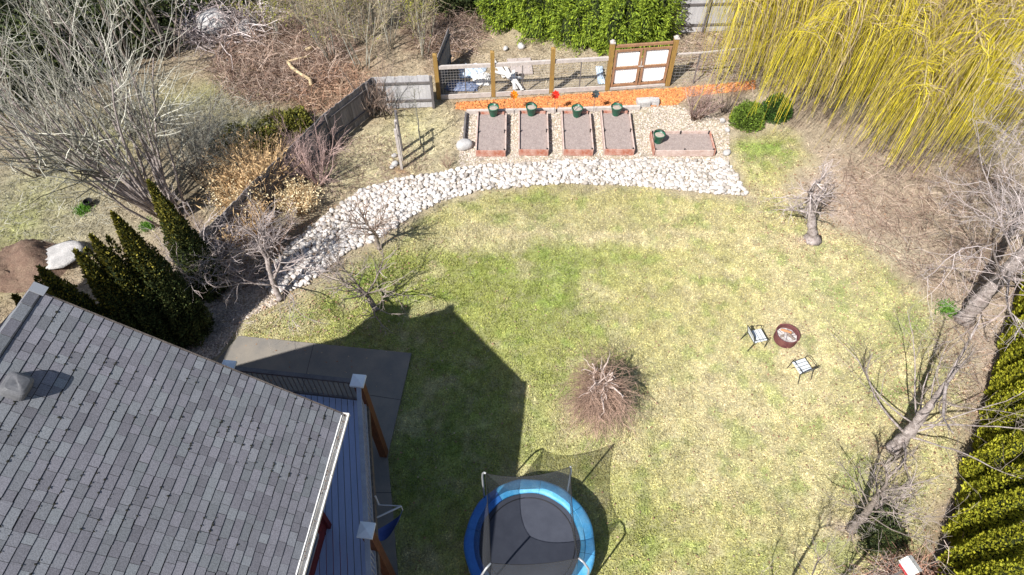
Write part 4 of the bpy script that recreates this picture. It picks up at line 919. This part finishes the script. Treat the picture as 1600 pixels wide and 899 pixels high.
# fruit trees on the lawn edge
bare_tree('fruit_tree', at(593, 388), 'small bare tree at the edge of the river rocks, farther of the lawn pair', 1.6, .065, (-.08, .1, 1), 9, 6, 4, spread=(.5, .9), bark=M_bark, twig=M_bramble, tw=1.3, lf=(1.15, .5, .5), tmin=.4, rf1=.6, trop2=.05)
bare_tree('fruit_tree', at(587, 484), 'small bare tree beside the house shadow tip, nearer of the lawn pair', 1.5, .08, (-.12, .1, 1), 10, 6, 4, spread=(.6, 1.1), twig=M_twig, tw=1.3, lf=(1.2, .5, .5), tmin=.4, rf1=.55, trop2=.06)
bare_tree('fruit_tree', at(438, 468), 'gnarled bare tree with whitish branches by the side path', 2.0, .10, (-.15, .2, 1), 12, 8, 6, spread=(.5, 1.2), bark=M_barkp, twig=M_twigp, lf=(1.0, .5, .5), tmin=.2, wander=.2, rf1=.42)
multi_stem('bare_shrub', at(345, 448), 'dense tangle of pale bare twigs beside the cedars', 26, 2.6, .03, 1.0, n1=7, n2=6, bark=M_barkp, twig=M_twigp, cat='shrub', wander=.12, trop=0, tw=1.2)
bare_tree('old_fruit_tree', at(1268, 374), 'short crooked trunk tree with pale twigs on the right lawn', 2.0, .17, (-.25, .1, 1), 12, 6, 5, spread=(.7, 1.4), bark=M_barkp, twig=M_twigp, lf=(.8, .5, .5), tmin=.5, wander=.22, trop2=.02, rf1=.28)
bare_tree('large_tree', at(1506, 500), 'large pale trunk tree with spreading bare crown at the right', 6.0, .22, (.03, .05, 1), 18, 11, 8, 3, spread=(.8, 1.5), bark=M_barkp, twig=M_twigp, lf=(.78, .45, .45), tmin=.3, wander=.09, trop2=.02, rf1=.22, tw=.9)
bare_tree('pollarded_tree', at(1397, 702), 'heavily pruned bare tree between fire pit and hedge', 3.0, .17, (.0, .06, 1), 13, 6, 4, spread=(.8, 1.4), bark=M_barkp, twig=M_bark, lf=(.85, .42, .45), tmin=.12, wander=.11, trop2=.08, rf1=.24)
bare_tree('pollarded_tree', at(1330, 828), 'bare tree nearest the ivy covered stump at lower right', 2.3, .11, (.03, .05, 1), 12, 7, 4, spread=(.6, 1.3), bark=M_bark, twig=M_twig, lf=(.75, .45, .45), tmin=.15, rf1=.26, wander=.12)
bare_tree('sapling_tree', at(1185, 1010), 'bare sapling reaching in from the bottom edge, left one', 3.4, .06, (.0, .0, 1), 7, 6, 4, spread=(.35, .7), bark=M_barkd, twig=M_twig, lf=(.5, .5, .5))
bare_tree('sapling_tree', at(1265, 960), 'bare sapling reaching in from the bottom edge, right one', 3.0, .07, (.0, .0, 1), 7, 6, 4, spread=(.35, .7), bark=M_barkd, twig=M_twig, lf=(.5, .5, .5))
# ivy and stump
t = shrub(at(1368, 838), .45, .5, .9, 'dark ivy covered stump shrub at lower right', M_under, n=2600, leaf=.08, seed=44)
multi_stem('bare_shrub', at(1385, 812), 'bare twiggy shrub growing over the ivy stump', 20, 1.5, .018, .9, n1=5, n2=4, bark=M_barkp, twig=M_twigp, cat='shrub', wander=.1)
# weeping tree in the middle of the lawn
wp = at(931, 646); wt_ = thing('weeping_tree', wp, 'small weeping tree with pale limbs and red brown hanging twigs mid lawn', 'tree')
g = G(); g.tube([(0, 0, 0), (.03, .03, .6), (-.02, .02, 1.0), (.0, .05, 1.44)], [.075, .06, .055, .05], 8); g.build('trunk', M_barkp, wt_, smooth=True)
n1 = 11; a = rng.normal(size=n1)*.15+np.arange(n1)*2*np.pi/n1; D_ = unit(np.column_stack([np.cos(a), np.sin(a), rng.uniform(.6, 1.5, n1)])); L = rng.uniform(.5, .85, n1)
P1, R1 = curve(np.tile([0, .05, 1.40], (n1, 1)), D_, L, np.full(n1, .040), 10, .27, -.04, .6)
g = G(); g.tubes(P1, R1, 6); S, D_, L2, R = children(P1, R1, L, 4, .2, (.3, .9), .55, .6); P2_, R2 = curve(S, D_, L2, R, 7, .25, -.07, .6); g.tubes(P2_, R2, 5); g.build('branches', mat('white_limb', (.62, .52, .46), (.48, .38, .33), scale=8, famt=.15), wt_, smooth=True)
PP = np.concatenate([P1[:, 1:].reshape(-1, 3), P2_[:, 1:].reshape(-1, 3)]); m_ = 1700; S = PP[rng.integers(0, len(PP), m_)]*np.array([.9, .9, 1])-np.array([0, 0, 1.])*rng.uniform(.02, .75, (m_, 1)); out = unit(S*np.array([1, 1, 0])+rng.normal(size=(m_, 3))*.25*np.array([1, 1, .2])); D_ = unit(out*rng.uniform(.2, 1, (m_, 1))+rng.normal(size=(m_, 3))*.45+[0, 0, .1])
P3, R3 = curve(S, D_, rng.uniform(.3, 1.35, m_), np.full(m_, .0036), 8, .26, -.24, .5); g = G(); g.tubes(P3, R3, 3)
S, D_, L4, R = children(P3, R3, np.full(m_, .8), 2, .3, (.3, .9), .35, .7); P4, R4 = curve(S, D_, L4, R, 4, .2, -.2, .5); g.tubes(P4, R4, 3); g.build('hanging_twigs', M_twigr, wt_)

# willow
wl = np.array([14.8, 23.2, 0]); wt_ = thing('willow_tree', wl, 'huge weeping willow with hanging yellow strands at the top right', 'tree')
heads = [(11.4, 19.6, 5.2), (10.6, 20.6, 5.0), (12.2, 19.0, 5.3), (14.4, 19.8, 4.5), (15.2, 19.0, 4.4), (12.6, 17.6, 4.2), (13.2, 18.2, 4.6), (8.6, 22.6, 5.0), (7.9, 22.2, 4.6), (9.4, 22.0, 5.2), (10.0, 23.5, 5.6), (16.5, 18.5, 4.2), (13.3, 21, 6.2), (15, 21.5, 6.4), (11.5, 22.5, 6.4), (17, 21, 5.8), (18.5, 20, 5.0)]
r = np.random.default_rng(12); hs_ = [np.array(h_) for h_ in heads]
for k in range(52):
    a = r.uniform(2.2, 5.6); q = r.uniform(2.0, 7.0); hs_.append(np.array([wl[0]+q*math.cos(a), wl[1]+q*math.sin(a)*.85, 8.4-q*.42+r.normal()*.5]))
for k in range(22):
    a = r.uniform(0, 6.28); q = r.uniform(1, 6.0); hs_.append(np.array([wl[0]+q*math.cos(a), wl[1]+q*math.sin(a)+1, 8.8-q*.38+r.normal()*.4]))
hs_ = np.array(hs_)-wl
g = G(); g.tube([(0, 0, 0), (.1, 0, 1.2), (0, .1, 2.6), (.1, .1, 3.6)], [.55, .42, .38, .34], 12); g.build('trunk', M_bark, wt_, smooth=True)
n_ = len(hs_); ts = np.linspace(0, 1, 9)[None, :, None]; S = np.array([.05, .05, 3.0])+rng.normal(size=(n_, 3))*.15; mid = hs_*np.array([.45, .45, 0])+np.array([0, 0, 1])*(hs_[:, 2:3]*1.05+.6)
PB_ = (1-ts)**2*S[:, None]+2*ts*(1-ts)*mid[:, None]+ts**2*hs_[:, None]; PB_[:, 1:-1] += rng.normal(size=(n_, 7, 3))*.07
g = G(); g.tubes(PB_, np.linspace(.10, .02, 9)[None].repeat(n_, 0), 5); g.build('branches', M_willowb, wt_, smooth=True)
def strands(hd, per, sp_, ln, rad=.009):
    m_ = len(hd)*per; idx = np.repeat(np.arange(len(hd)), per); N = 10; bn = rng.integers(0, 9, m_); ba = rng.uniform(0, 6.28, (len(hd), 9)); bq = np.sqrt(rng.uniform(.02, 1, (len(hd), 9))); bl = rng.uniform(.5, 1.1, (len(hd), 9)); a = ba[idx, bn]+rng.normal(size=m_)*.22/np.maximum(bq[idx, bn], .3); q = bq[idx, bn]+rng.normal(size=m_)*.13
    S = PB_[idx, -1-rng.integers(0, 3, m_)]+rng.normal(size=(m_, 3))*np.array([.12, .12, .1]); out = np.column_stack([np.cos(a), np.sin(a), np.zeros(m_)])
    L = np.minimum(ln*bl[idx, bn]*rng.uniform(.7, 1.1, m_), S[:, 2]-rng.uniform(.3, 1.3, m_)); t = np.linspace(0, 1, N)[None]
    R_out = (sp_*q)[:, None]*(1-np.exp(-4.5*t)); zz = S[:, 2:3]+(.14*sp_)*np.sin(np.minimum(t*5, math.pi))*q[:, None]-L[:, None]*np.clip(t-.06, 0, 1)**1.15
    P = np.empty((m_, N, 3)); sway = rng.normal(size=(m_, 1))*.07*t**1.5*L[:, None]; P[..., 0] = S[:, :1]+out[:, :1]*R_out+sway+rng.normal(size=(m_, N))*.02; P[..., 1] = S[:, 1:2]+out[:, 1:2]*R_out+sway*.5+rng.normal(size=(m_, N))*.012; P[..., 2] = zz
    return P, np.full((m_, N), rad)*np.linspace(1.1, .75, N)[None]
Pw, Rw = strands(hs_, 40, 1.3, 4.7, .0055)
g = G(); g.tubes(Pw, Rw, 3); g.build('bare_twigs', mat('willow_brown_twig', (.40, .31, .20), island=.4, c3=(.26, .2, .14), famt=0), wt_)
Pw, Rw = strands(hs_, 84, 1.2, 4.9, .0062)
g = G(); g.tubes(Pw, Rw, 3)
nl = 80000; ii = rng.integers(0, len(Pw), nl); jj = rng.integers(1, 9, nl); f = rng.uniform(0, 1, (nl, 1)); q = Pw[ii, jj]*(1-f)+Pw[ii, jj+1]*f
g.leaves(q, rng.uniform(.03, .06, nl), asp=.3, dirs=rng.normal(size=(nl, 3))*.45+np.array([0, 0, -1.])); g.build('hanging_strands', M_willow, wt_)

# bare thickets
multi_stem('multi_stem_tree', at(262, 336), 'fan of tall grey bare stems beside the cedar with sunlit yellow tips', 26, 6.6, .065, .62, lean=(-.16, .02, 0), n1=7, n2=5, tw=1.3, tm=.4, bark=M_barkp, twig=M_twigo, br=.7, wander=.05)
multi_stem('multi_stem_tree', at(215, 300), 'second fan of grey bare stems left of the tall fan', 12, 6.0, .055, .5, lean=(-.35, .05, 0), n1=7, n2=4, tw=1.3, tm=.4, bark=M_barkp, twig=M_twigo, br=.5)
multi_stem('bare_shrub', at(310, 262), 'grey green bare shrub right of the tall grey stems', 30, 2.6, .02, .9, n1=8, n2=6, bark=M_bark, twig=M_twigo, cat='shrub', wander=.1, br=.8)
multi_stem('bare_shrub', at(355, 250), 'low twiggy shrub between the grey stems and the board fence', 26, 1.8, .016, 1.0, n1=8, n2=5, bark=M_bark, twig=M_twigo, cat='shrub', wander=.12, br=.8)
for k, (px, py, h, lb) in enumerate([(30, 190, 6, 'bare grey tree at the far left edge'), (110, 120, 6, 'bare grey tree over the dark evergreens at upper left'), (200, 110, 5.5, 'bare grey tree right of the dark evergreens'), (0, 90, 6, 'bare grey tree in the top left corner'), (270, 90, 4.5, 'bare grey tree left of the brush pile'), (60, 270, 5.5, 'bare grey tree on the pale grass at left')]):
    multi_stem('bare_tree', at(px, py), lb, 8, h, .05, .5, lean=(-.05, 0, 0), n1=7, n2=4, bark=M_barkp if k % 2 else M_bark, twig=M_twigo, br=.4, tw=1.4, wander=.09, tm=.35)
for k, (px, py, rx, h, lb) in enumerate([(40, 140, 1.8, 1.6, 'dark evergreen shrub at the left edge under bare trees'), (110, 95, 2.0, 1.7, 'dark evergreen shrub under the upper left bare trees'), (190, 70, 1.9, 1.5, 'dark evergreen shrub right of the upper left bare trees'), (20, 60, 2.2, 2., 'dark evergreen shrub in the top left corner'), (250, 30, 1.8, 1.4, 'dark evergreen shrub at the top left of the brush pile'), (120, 30, 2.2, 1.8, 'dark evergreen shrub at the top edge left'), (350, 5, 1.7, 1.3, 'dark evergreen shrub above the brush pile'), (720, 5, 1.8, 1.6, 'dark evergreen shrub left of the bright conifers')]):
    shrub(at(px, py), rx, rx*.8, h, lb, M_under, name='evergreen_shrub', n=5200, leaf=.17, seed=60+k, lum=.22, group='dark evergreen shrubs')
shrub(at(400, 222), 1.1, .6, .55, 'low olive green shrub behind the dark board fence', M_moss, n=4500, leaf=.11, seed=80, lum=.2)
shrub(at(455, 200), .9, .6, .6, 'low yellow green shrub leaning on the board fence', M_moss, n=4000, leaf=.11, seed=81, lum=.2)
sap = [(430, 60), (470, 45), (500, 65), (530, 50), (560, 70), (585, 55), (610, 75), (540, 20), (600, 25), (650, 60), (480, 15), (640, 20), (660, 90), (520, 95), (570, 110), (420, 20)]
for k, (px, py) in enumerate(sap):
    multi_stem('sapling', at(px, py), 'thin bare sapling with yellow green buds in the top centre thicket', 7, 3.6+rng.uniform(-.6, .5), .022, .35, n1=8, n2=6, bark=M_twigo, twig=mat('tan_twig', (.36, .30, .20), island=.35, c3=(.25, .21, .15), famt=0), br=.35, buds=(1500 if py < 62 else 400), tw=1.4, group='saplings of the top centre thicket', cat='sapling')
for (px, py, h) in [(585, 176, 2.2), (605, 180, 1.8)]:
    multi_stem('bare_shrub', at(px, py), 'dark bare shrub at the corner of the board fence' if px == 585 else 'smaller dark bare shrub before the pale fence panel', 12, h, .024, .6, n1=5, n2=4, bark=M_barkd, twig=M_bramble, cat='shrub')
multi_stem('bare_shrub', at(1085, 185), 'pinkish brown bare shrub to the right of the gate', 34, 1.5, .018, .75, n1=6, n2=5, bark=M_bramble, twig=mat('pink_twig', (.42, .30, .27), island=.35, c3=(.30, .2, .18), famt=0), cat='shrub', wander=.08, br=.25)
multi_stem('bare_shrub', at(1135, 176), 'second brown bare shrub under the willow fringe', 18, 1.2, .016, .7, n1=5, n2=4, bark=M_barkd, twig=M_bramble, cat='shrub', wander=.08, br=.25)
multi_stem('bare_shrub', at(498, 290), 'rounded bare pinkish shrub against the board fence', 24, 2.3, .024, .85, n1=6, n2=6, bark=MATS['pink_twig'], twig=MATS['pink_twig'], cat='shrub', wander=.07, br=.2)
bare_tree('young_tree', at(658, 226), 'slender young tree on the dry slope beside the trellis', 2.1, .03, (-.05, 0, 1), 5, 4, 3, spread=(.3, .6), tmin=.4, lf=(.5, .5, .5), bark=M_twigo, twig=M_twigo)
multi_stem('bare_shrub', at(700, 262), 'tiny red brown bare shrub left of the gravel bed', 12, .6, .01, .8, n1=4, n2=3, bark=M_twigr, twig=M_twigr, cat='shrub', wander=.08, br=.1)
multi_stem('bare_shrub', at(430, 395), 'brown bare shrub between tan grass and river rocks', 16, 1.7, .02, .8, n1=6, n2=5, bark=M_bramble, twig=M_bramble, cat='shrub', wander=.1, br=.25)
# ornamental grasses
def plume(px, py, h, r, n, label, m, tipm, nt_=0):
    t = thing('ornamental_grass', at(px, py), label, 'ornamental grass'); a = rng.uniform(0, 6.28, n); q = np.sqrt(rng.uniform(0, 1, n))
    D = unit(np.column_stack([np.cos(a)*q*.75, np.sin(a)*q*.75, np.ones(n)])); S = np.column_stack([np.cos(a)*q*r*.35, np.sin(a)*q*r*.35, np.zeros(n)])
    P, R = curve(S, D, h*rng.uniform(.6, 1.1, n), np.full(n, .009), 6, .08, -.03, .5); g = G(); g.tubes(P, R, 3); q = P[:, 2:].reshape(-1, 3); q = q[rng.integers(0, len(q), n*4)]; g.leaves(q, rng.uniform(.1, .3, n*4), asp=.12, dirs=rng.normal(size=(n*4, 3))*.6+[0, 0, .6]); g.build('stalks', m, t)
    if nt_:
        q = P[:, -2:].reshape(-1, 3); q = q[rng.integers(0, len(q), nt_)]+rng.normal(size=(nt_, 3))*.06; g = G(); g.leaves(q, rng.uniform(.04, .09, nt_), asp=.8); g.build('seed_heads', tipm, t)
plume(410, 300, 2.1, .5, 300, 'tallest tan ornamental grass by the board fence', M_tan, M_tan, 900)
plume(385, 335, 1.6, .45, 220, 'tan ornamental grass with cream heads nearest the cedars', M_tan, M_cream, 1200)
plume(470, 330, 1.0, .5, 120, 'low cream seeded clump beside the bare pinkish shrub', M_tan, M_cream, 1500)
plume(395, 380, 1.4, .5, 200, 'lowest tan ornamental grass above the gnarled tree', M_tan, M_tan, 500)
# brambles and brush: a tangle nobody could count
def tangle(name, px, py, rx, ry, n, label, m, h=.6, rad=.012, L=1.4, cat='brush'):
    c = at(px, py)[:2]; sx = abs(at(px+rx, py)[0]-c[0]); sy = abs(at(px, py-ry)[1]-c[1]); a = rng.uniform(0, 6.28, n); q = np.sqrt(rng.uniform(0, 1, n))
    S = np.column_stack([c[0]+np.cos(a)*q*sx, c[1]+np.sin(a)*q*sy, rng.uniform(-.05, h*.3, n)]); D = unit(np.column_stack([rng.normal(size=(n, 2)), rng.uniform(.1, 1.2, n)]))
    P, R = curve(S, D, L*rng.uniform(.4, 1.1, n), rad*rng.uniform(.5, 1.3, n), 7, .22, -.17, .5); P[..., 2] = np.maximum(P[..., 2], 0.0)
    g = G(); g.tubes(P, R, 3); return tag(g.build(name, m), label, cat, kind='stuff')
tangle('brambles', 440, 95, 105, 60, 2600, 'reddish brown bramble tangle behind the board fence', M_bramble, L=1.3)
tangle('brambles', 520, 140, 60, 38, 1100, 'orange brown dead bracken beside the board fence', mat('bracken', (.34, .20, .13), island=.45, c3=(.42, .31, .22), famt=0), L=.8)
tangle('brush', 350, 40, 70, 35, 700, 'heap of cut grey branches in the brush pile', M_twigp, h=.9, rad=.022, L=2.2)
tangle('brambles', 700, 50, 60, 40, 900, 'dark bramble tangle behind the garden fence', M_bramble, L=1.1)
tangle('brambles', 1470, 330, 150, 110, 1500, 'low brown brush under the willow and large tree', M_bramble, L=1.1, rad=.007)
tangle('brambles', 1250, 90, 200, 50, 1300, 'brown undergrowth behind the willow', M_bramble, L=1.1)
tangle('brush', 390, 430, 60, 22, 500, 'fallen twigs under the gnarled pale tree', M_twigp, h=.2, rad=.006, L=.6)
tangle('brambles', 470, 230, 60, 22, 500, 'dark twigs along the foot of the board fence', M_bramble, L=.7)
tangle('brambles', 300, 190, 130, 40, 1200, 'thin dry stalks on the pale grass near the board fence', M_twigo, L=.8, rad=.006)
tangle('brush', 1420, 920, 50, 36, 420, 'orange brown bare shrub tangle around the birdhouse', mat('orange_twig', (.42, .22, .15), island=.4, c3=(.5, .4, .34), famt=0), h=1.2, rad=.010, L=1.4)
for nm_, px, py, rx, ry, n_, lb, m_ in (('brush', 90, 290, 140, 80, 1400, 'scattered dry stalks on the pale grass at far left', M_twigo), ('brush', 570, 260, 100, 45, 900, 'fallen stalks on the dry slope above the river rocks', M_bramble), ('brush', 470, 380, 70, 40, 500, 'twigs and stalks fallen across the left end of the rock band', M_bramble),
        ('brush', 830, 95, 150, 28, 900, 'dry stalks behind the garden fence', M_straw), ('brush', 1540, 620, 50, 130, 700, 'fallen twigs along the foot of the cedar hedge', M_bramble), ('brush', 330, 500, 60, 40, 300, 'twigs on the side path by the cedars', M_twigp)):
    tangle(nm_, px, py, rx, ry, n_, lb, m_, h=.12, rad=.007, L=.5)
# patio joints
for a_, b_ in (((490, 538), (470, 620)), ((626, 625), (560, 615)), ((612, 770), (570, 770))):
    g = G(); g.beam(at(*a_, .041), at(*b_, .041), .012, .004); tag(g.build('patio_joint', mat('joint', (.05, .045, .04), famt=0)), kind='structure')
# peeled branch, cut log pieces
for pts, r_, lb in ([[(450, 97), (456, 106), (470, 116), (484, 124), (486, 133)], .07, 'pale peeled crooked branch lying in the brambles'], [[(450, 96), (465, 92), (484, 88)], .045, 'pale straight stick touching the crooked peeled branch'], [[(478, 78), (488, 74)], .07, 'short pale log above the peeled branch']):
    g = G(); g.tube([at(a, b, .35) for a, b in pts], r_, 8); tag(g.build('fallen_branch', M_logp, smooth=True), lb, 'branch')
# dirt heap at the far left, tub and tuft
c = at(40, 415); rr = np.random.default_rng(3); n_ = 30; V = []
for j in range(n_):
    for i_ in range(n_):
        x_, y_ = (i_/(n_-1)-.5)*2, (j/(n_-1)-.5)*2; q = max(0, 1-x_*x_-y_*y_); V.append((x_*1.5, y_*1.1, .5*q**.8*(1+.35*math.sin(5*x_+3*y_))+rr.normal()*.035*(q > 0)-.05))
g = G(); g.add(V, np.array([[j*n_+i_, j*n_+i_+1, (j+1)*n_+i_+1, (j+1)*n_+i_] for j in range(n_-1) for i_ in range(n_-1)])); o = g.build('soil_heap', M_dirt, smooth=True); o.location = tuple(float(v) for v in c); tag(o, 'heap of brown earth at the left edge above the roof', 'soil heap')
c = at(141, 321); g = G(); g.lathe([(.10, 0), (.15, .2), (.16, .21), (.14, .21), (.11, .03), (.0001, .03)], 20); o = g.build('plant_pot', M_black); o.location = tuple(float(v) for v in c); tag(o, 'small black plant pot on the pale grass left of the grey stems', 'plant pot')
for px, py, s_, lb in ((130, 329, .24, 'bright green grass tuft beside the black pot'), (230, 355, .2, 'bright green grass tuft between the cedars'), (1480, 485, .3, 'bright green tuft near the large trunk base')):
    t = thing('grass_tuft', at(px, py), lb, 'grass tuft'); n_ = 500; g = G(); q = rng.normal(size=(n_, 3))*s_*.5; q[:, 2] = 0; g.leaves(q, rng.uniform(.08, .2, n_), asp=.15, dirs=rng.normal(size=(n_, 3))*.35+[0, 0, 1]); g.build('blades', mat('tuft_green', (.14, .30, .04), island=.3, famt=0, trans=.2), t)['kind'] = 'stuff'
# birdhouse on a pole
p = at(1440, 912); top = at(1423, 884, 1.6); p = np.array([top[0], top[1], 0]); t = thing('birdhouse', p, 'small red birdhouse with white roof on a pole at lower right', 'birdhouse', rz=.35)
g = G(); g.box((0, 0, .7), (.05, .05, 1.4)); g.build('pole', M_rail, t)
g = G(); w = .12; V = [(-w, -w, 1.4), (w, -w, 1.4), (w, w, 1.4), (-w, w, 1.4), (-w, -w, 1.6), (w, -w, 1.6), (w, w, 1.6), (-w, w, 1.6), (0, -w, 1.7), (0, w, 1.7)]
g.add(V, [np.array([[3, 2, 1, 0], [1, 2, 6, 5], [3, 0, 4, 7]]), np.array([[0, 1, 5, 8, 4], [2, 3, 7, 9, 6]])]); bx = g.build('box', mat('birdhouse_red', (.5, .05, .06), famt=.1), t)
g = G(); g.beam((-.17, 0, 1.575), (.0, 0, 1.72), .36, .015, up=(0.7, 0, -.7)) if False else None
for sx in (-1, 1):
    C = [(0, -.18, 1.705), (0, .18, 1.705), (sx*.17, .18, 1.575), (sx*.17, -.18, 1.575), (0, -.18, 1.725), (0, .18, 1.725), (sx*.17, .18, 1.595), (sx*.17, -.18, 1.595)]
    g.box8(np.array(C)[None])
g.build('roof', M_white, t)
g = G(); g.lathe([(.0001, 0), (.03, 0)], 12); V = g.v[0]; g.v[0] = np.column_stack([V[:, 0], np.full(len(V), -w-.003), V[:, 1]+1.55]); g.build('entrance_hole', M_black, bx)
print('verts', sum(len(o.data.vertices) for o in bpy.data.objects if o.type == 'MESH'), 'rocks', len(acc))
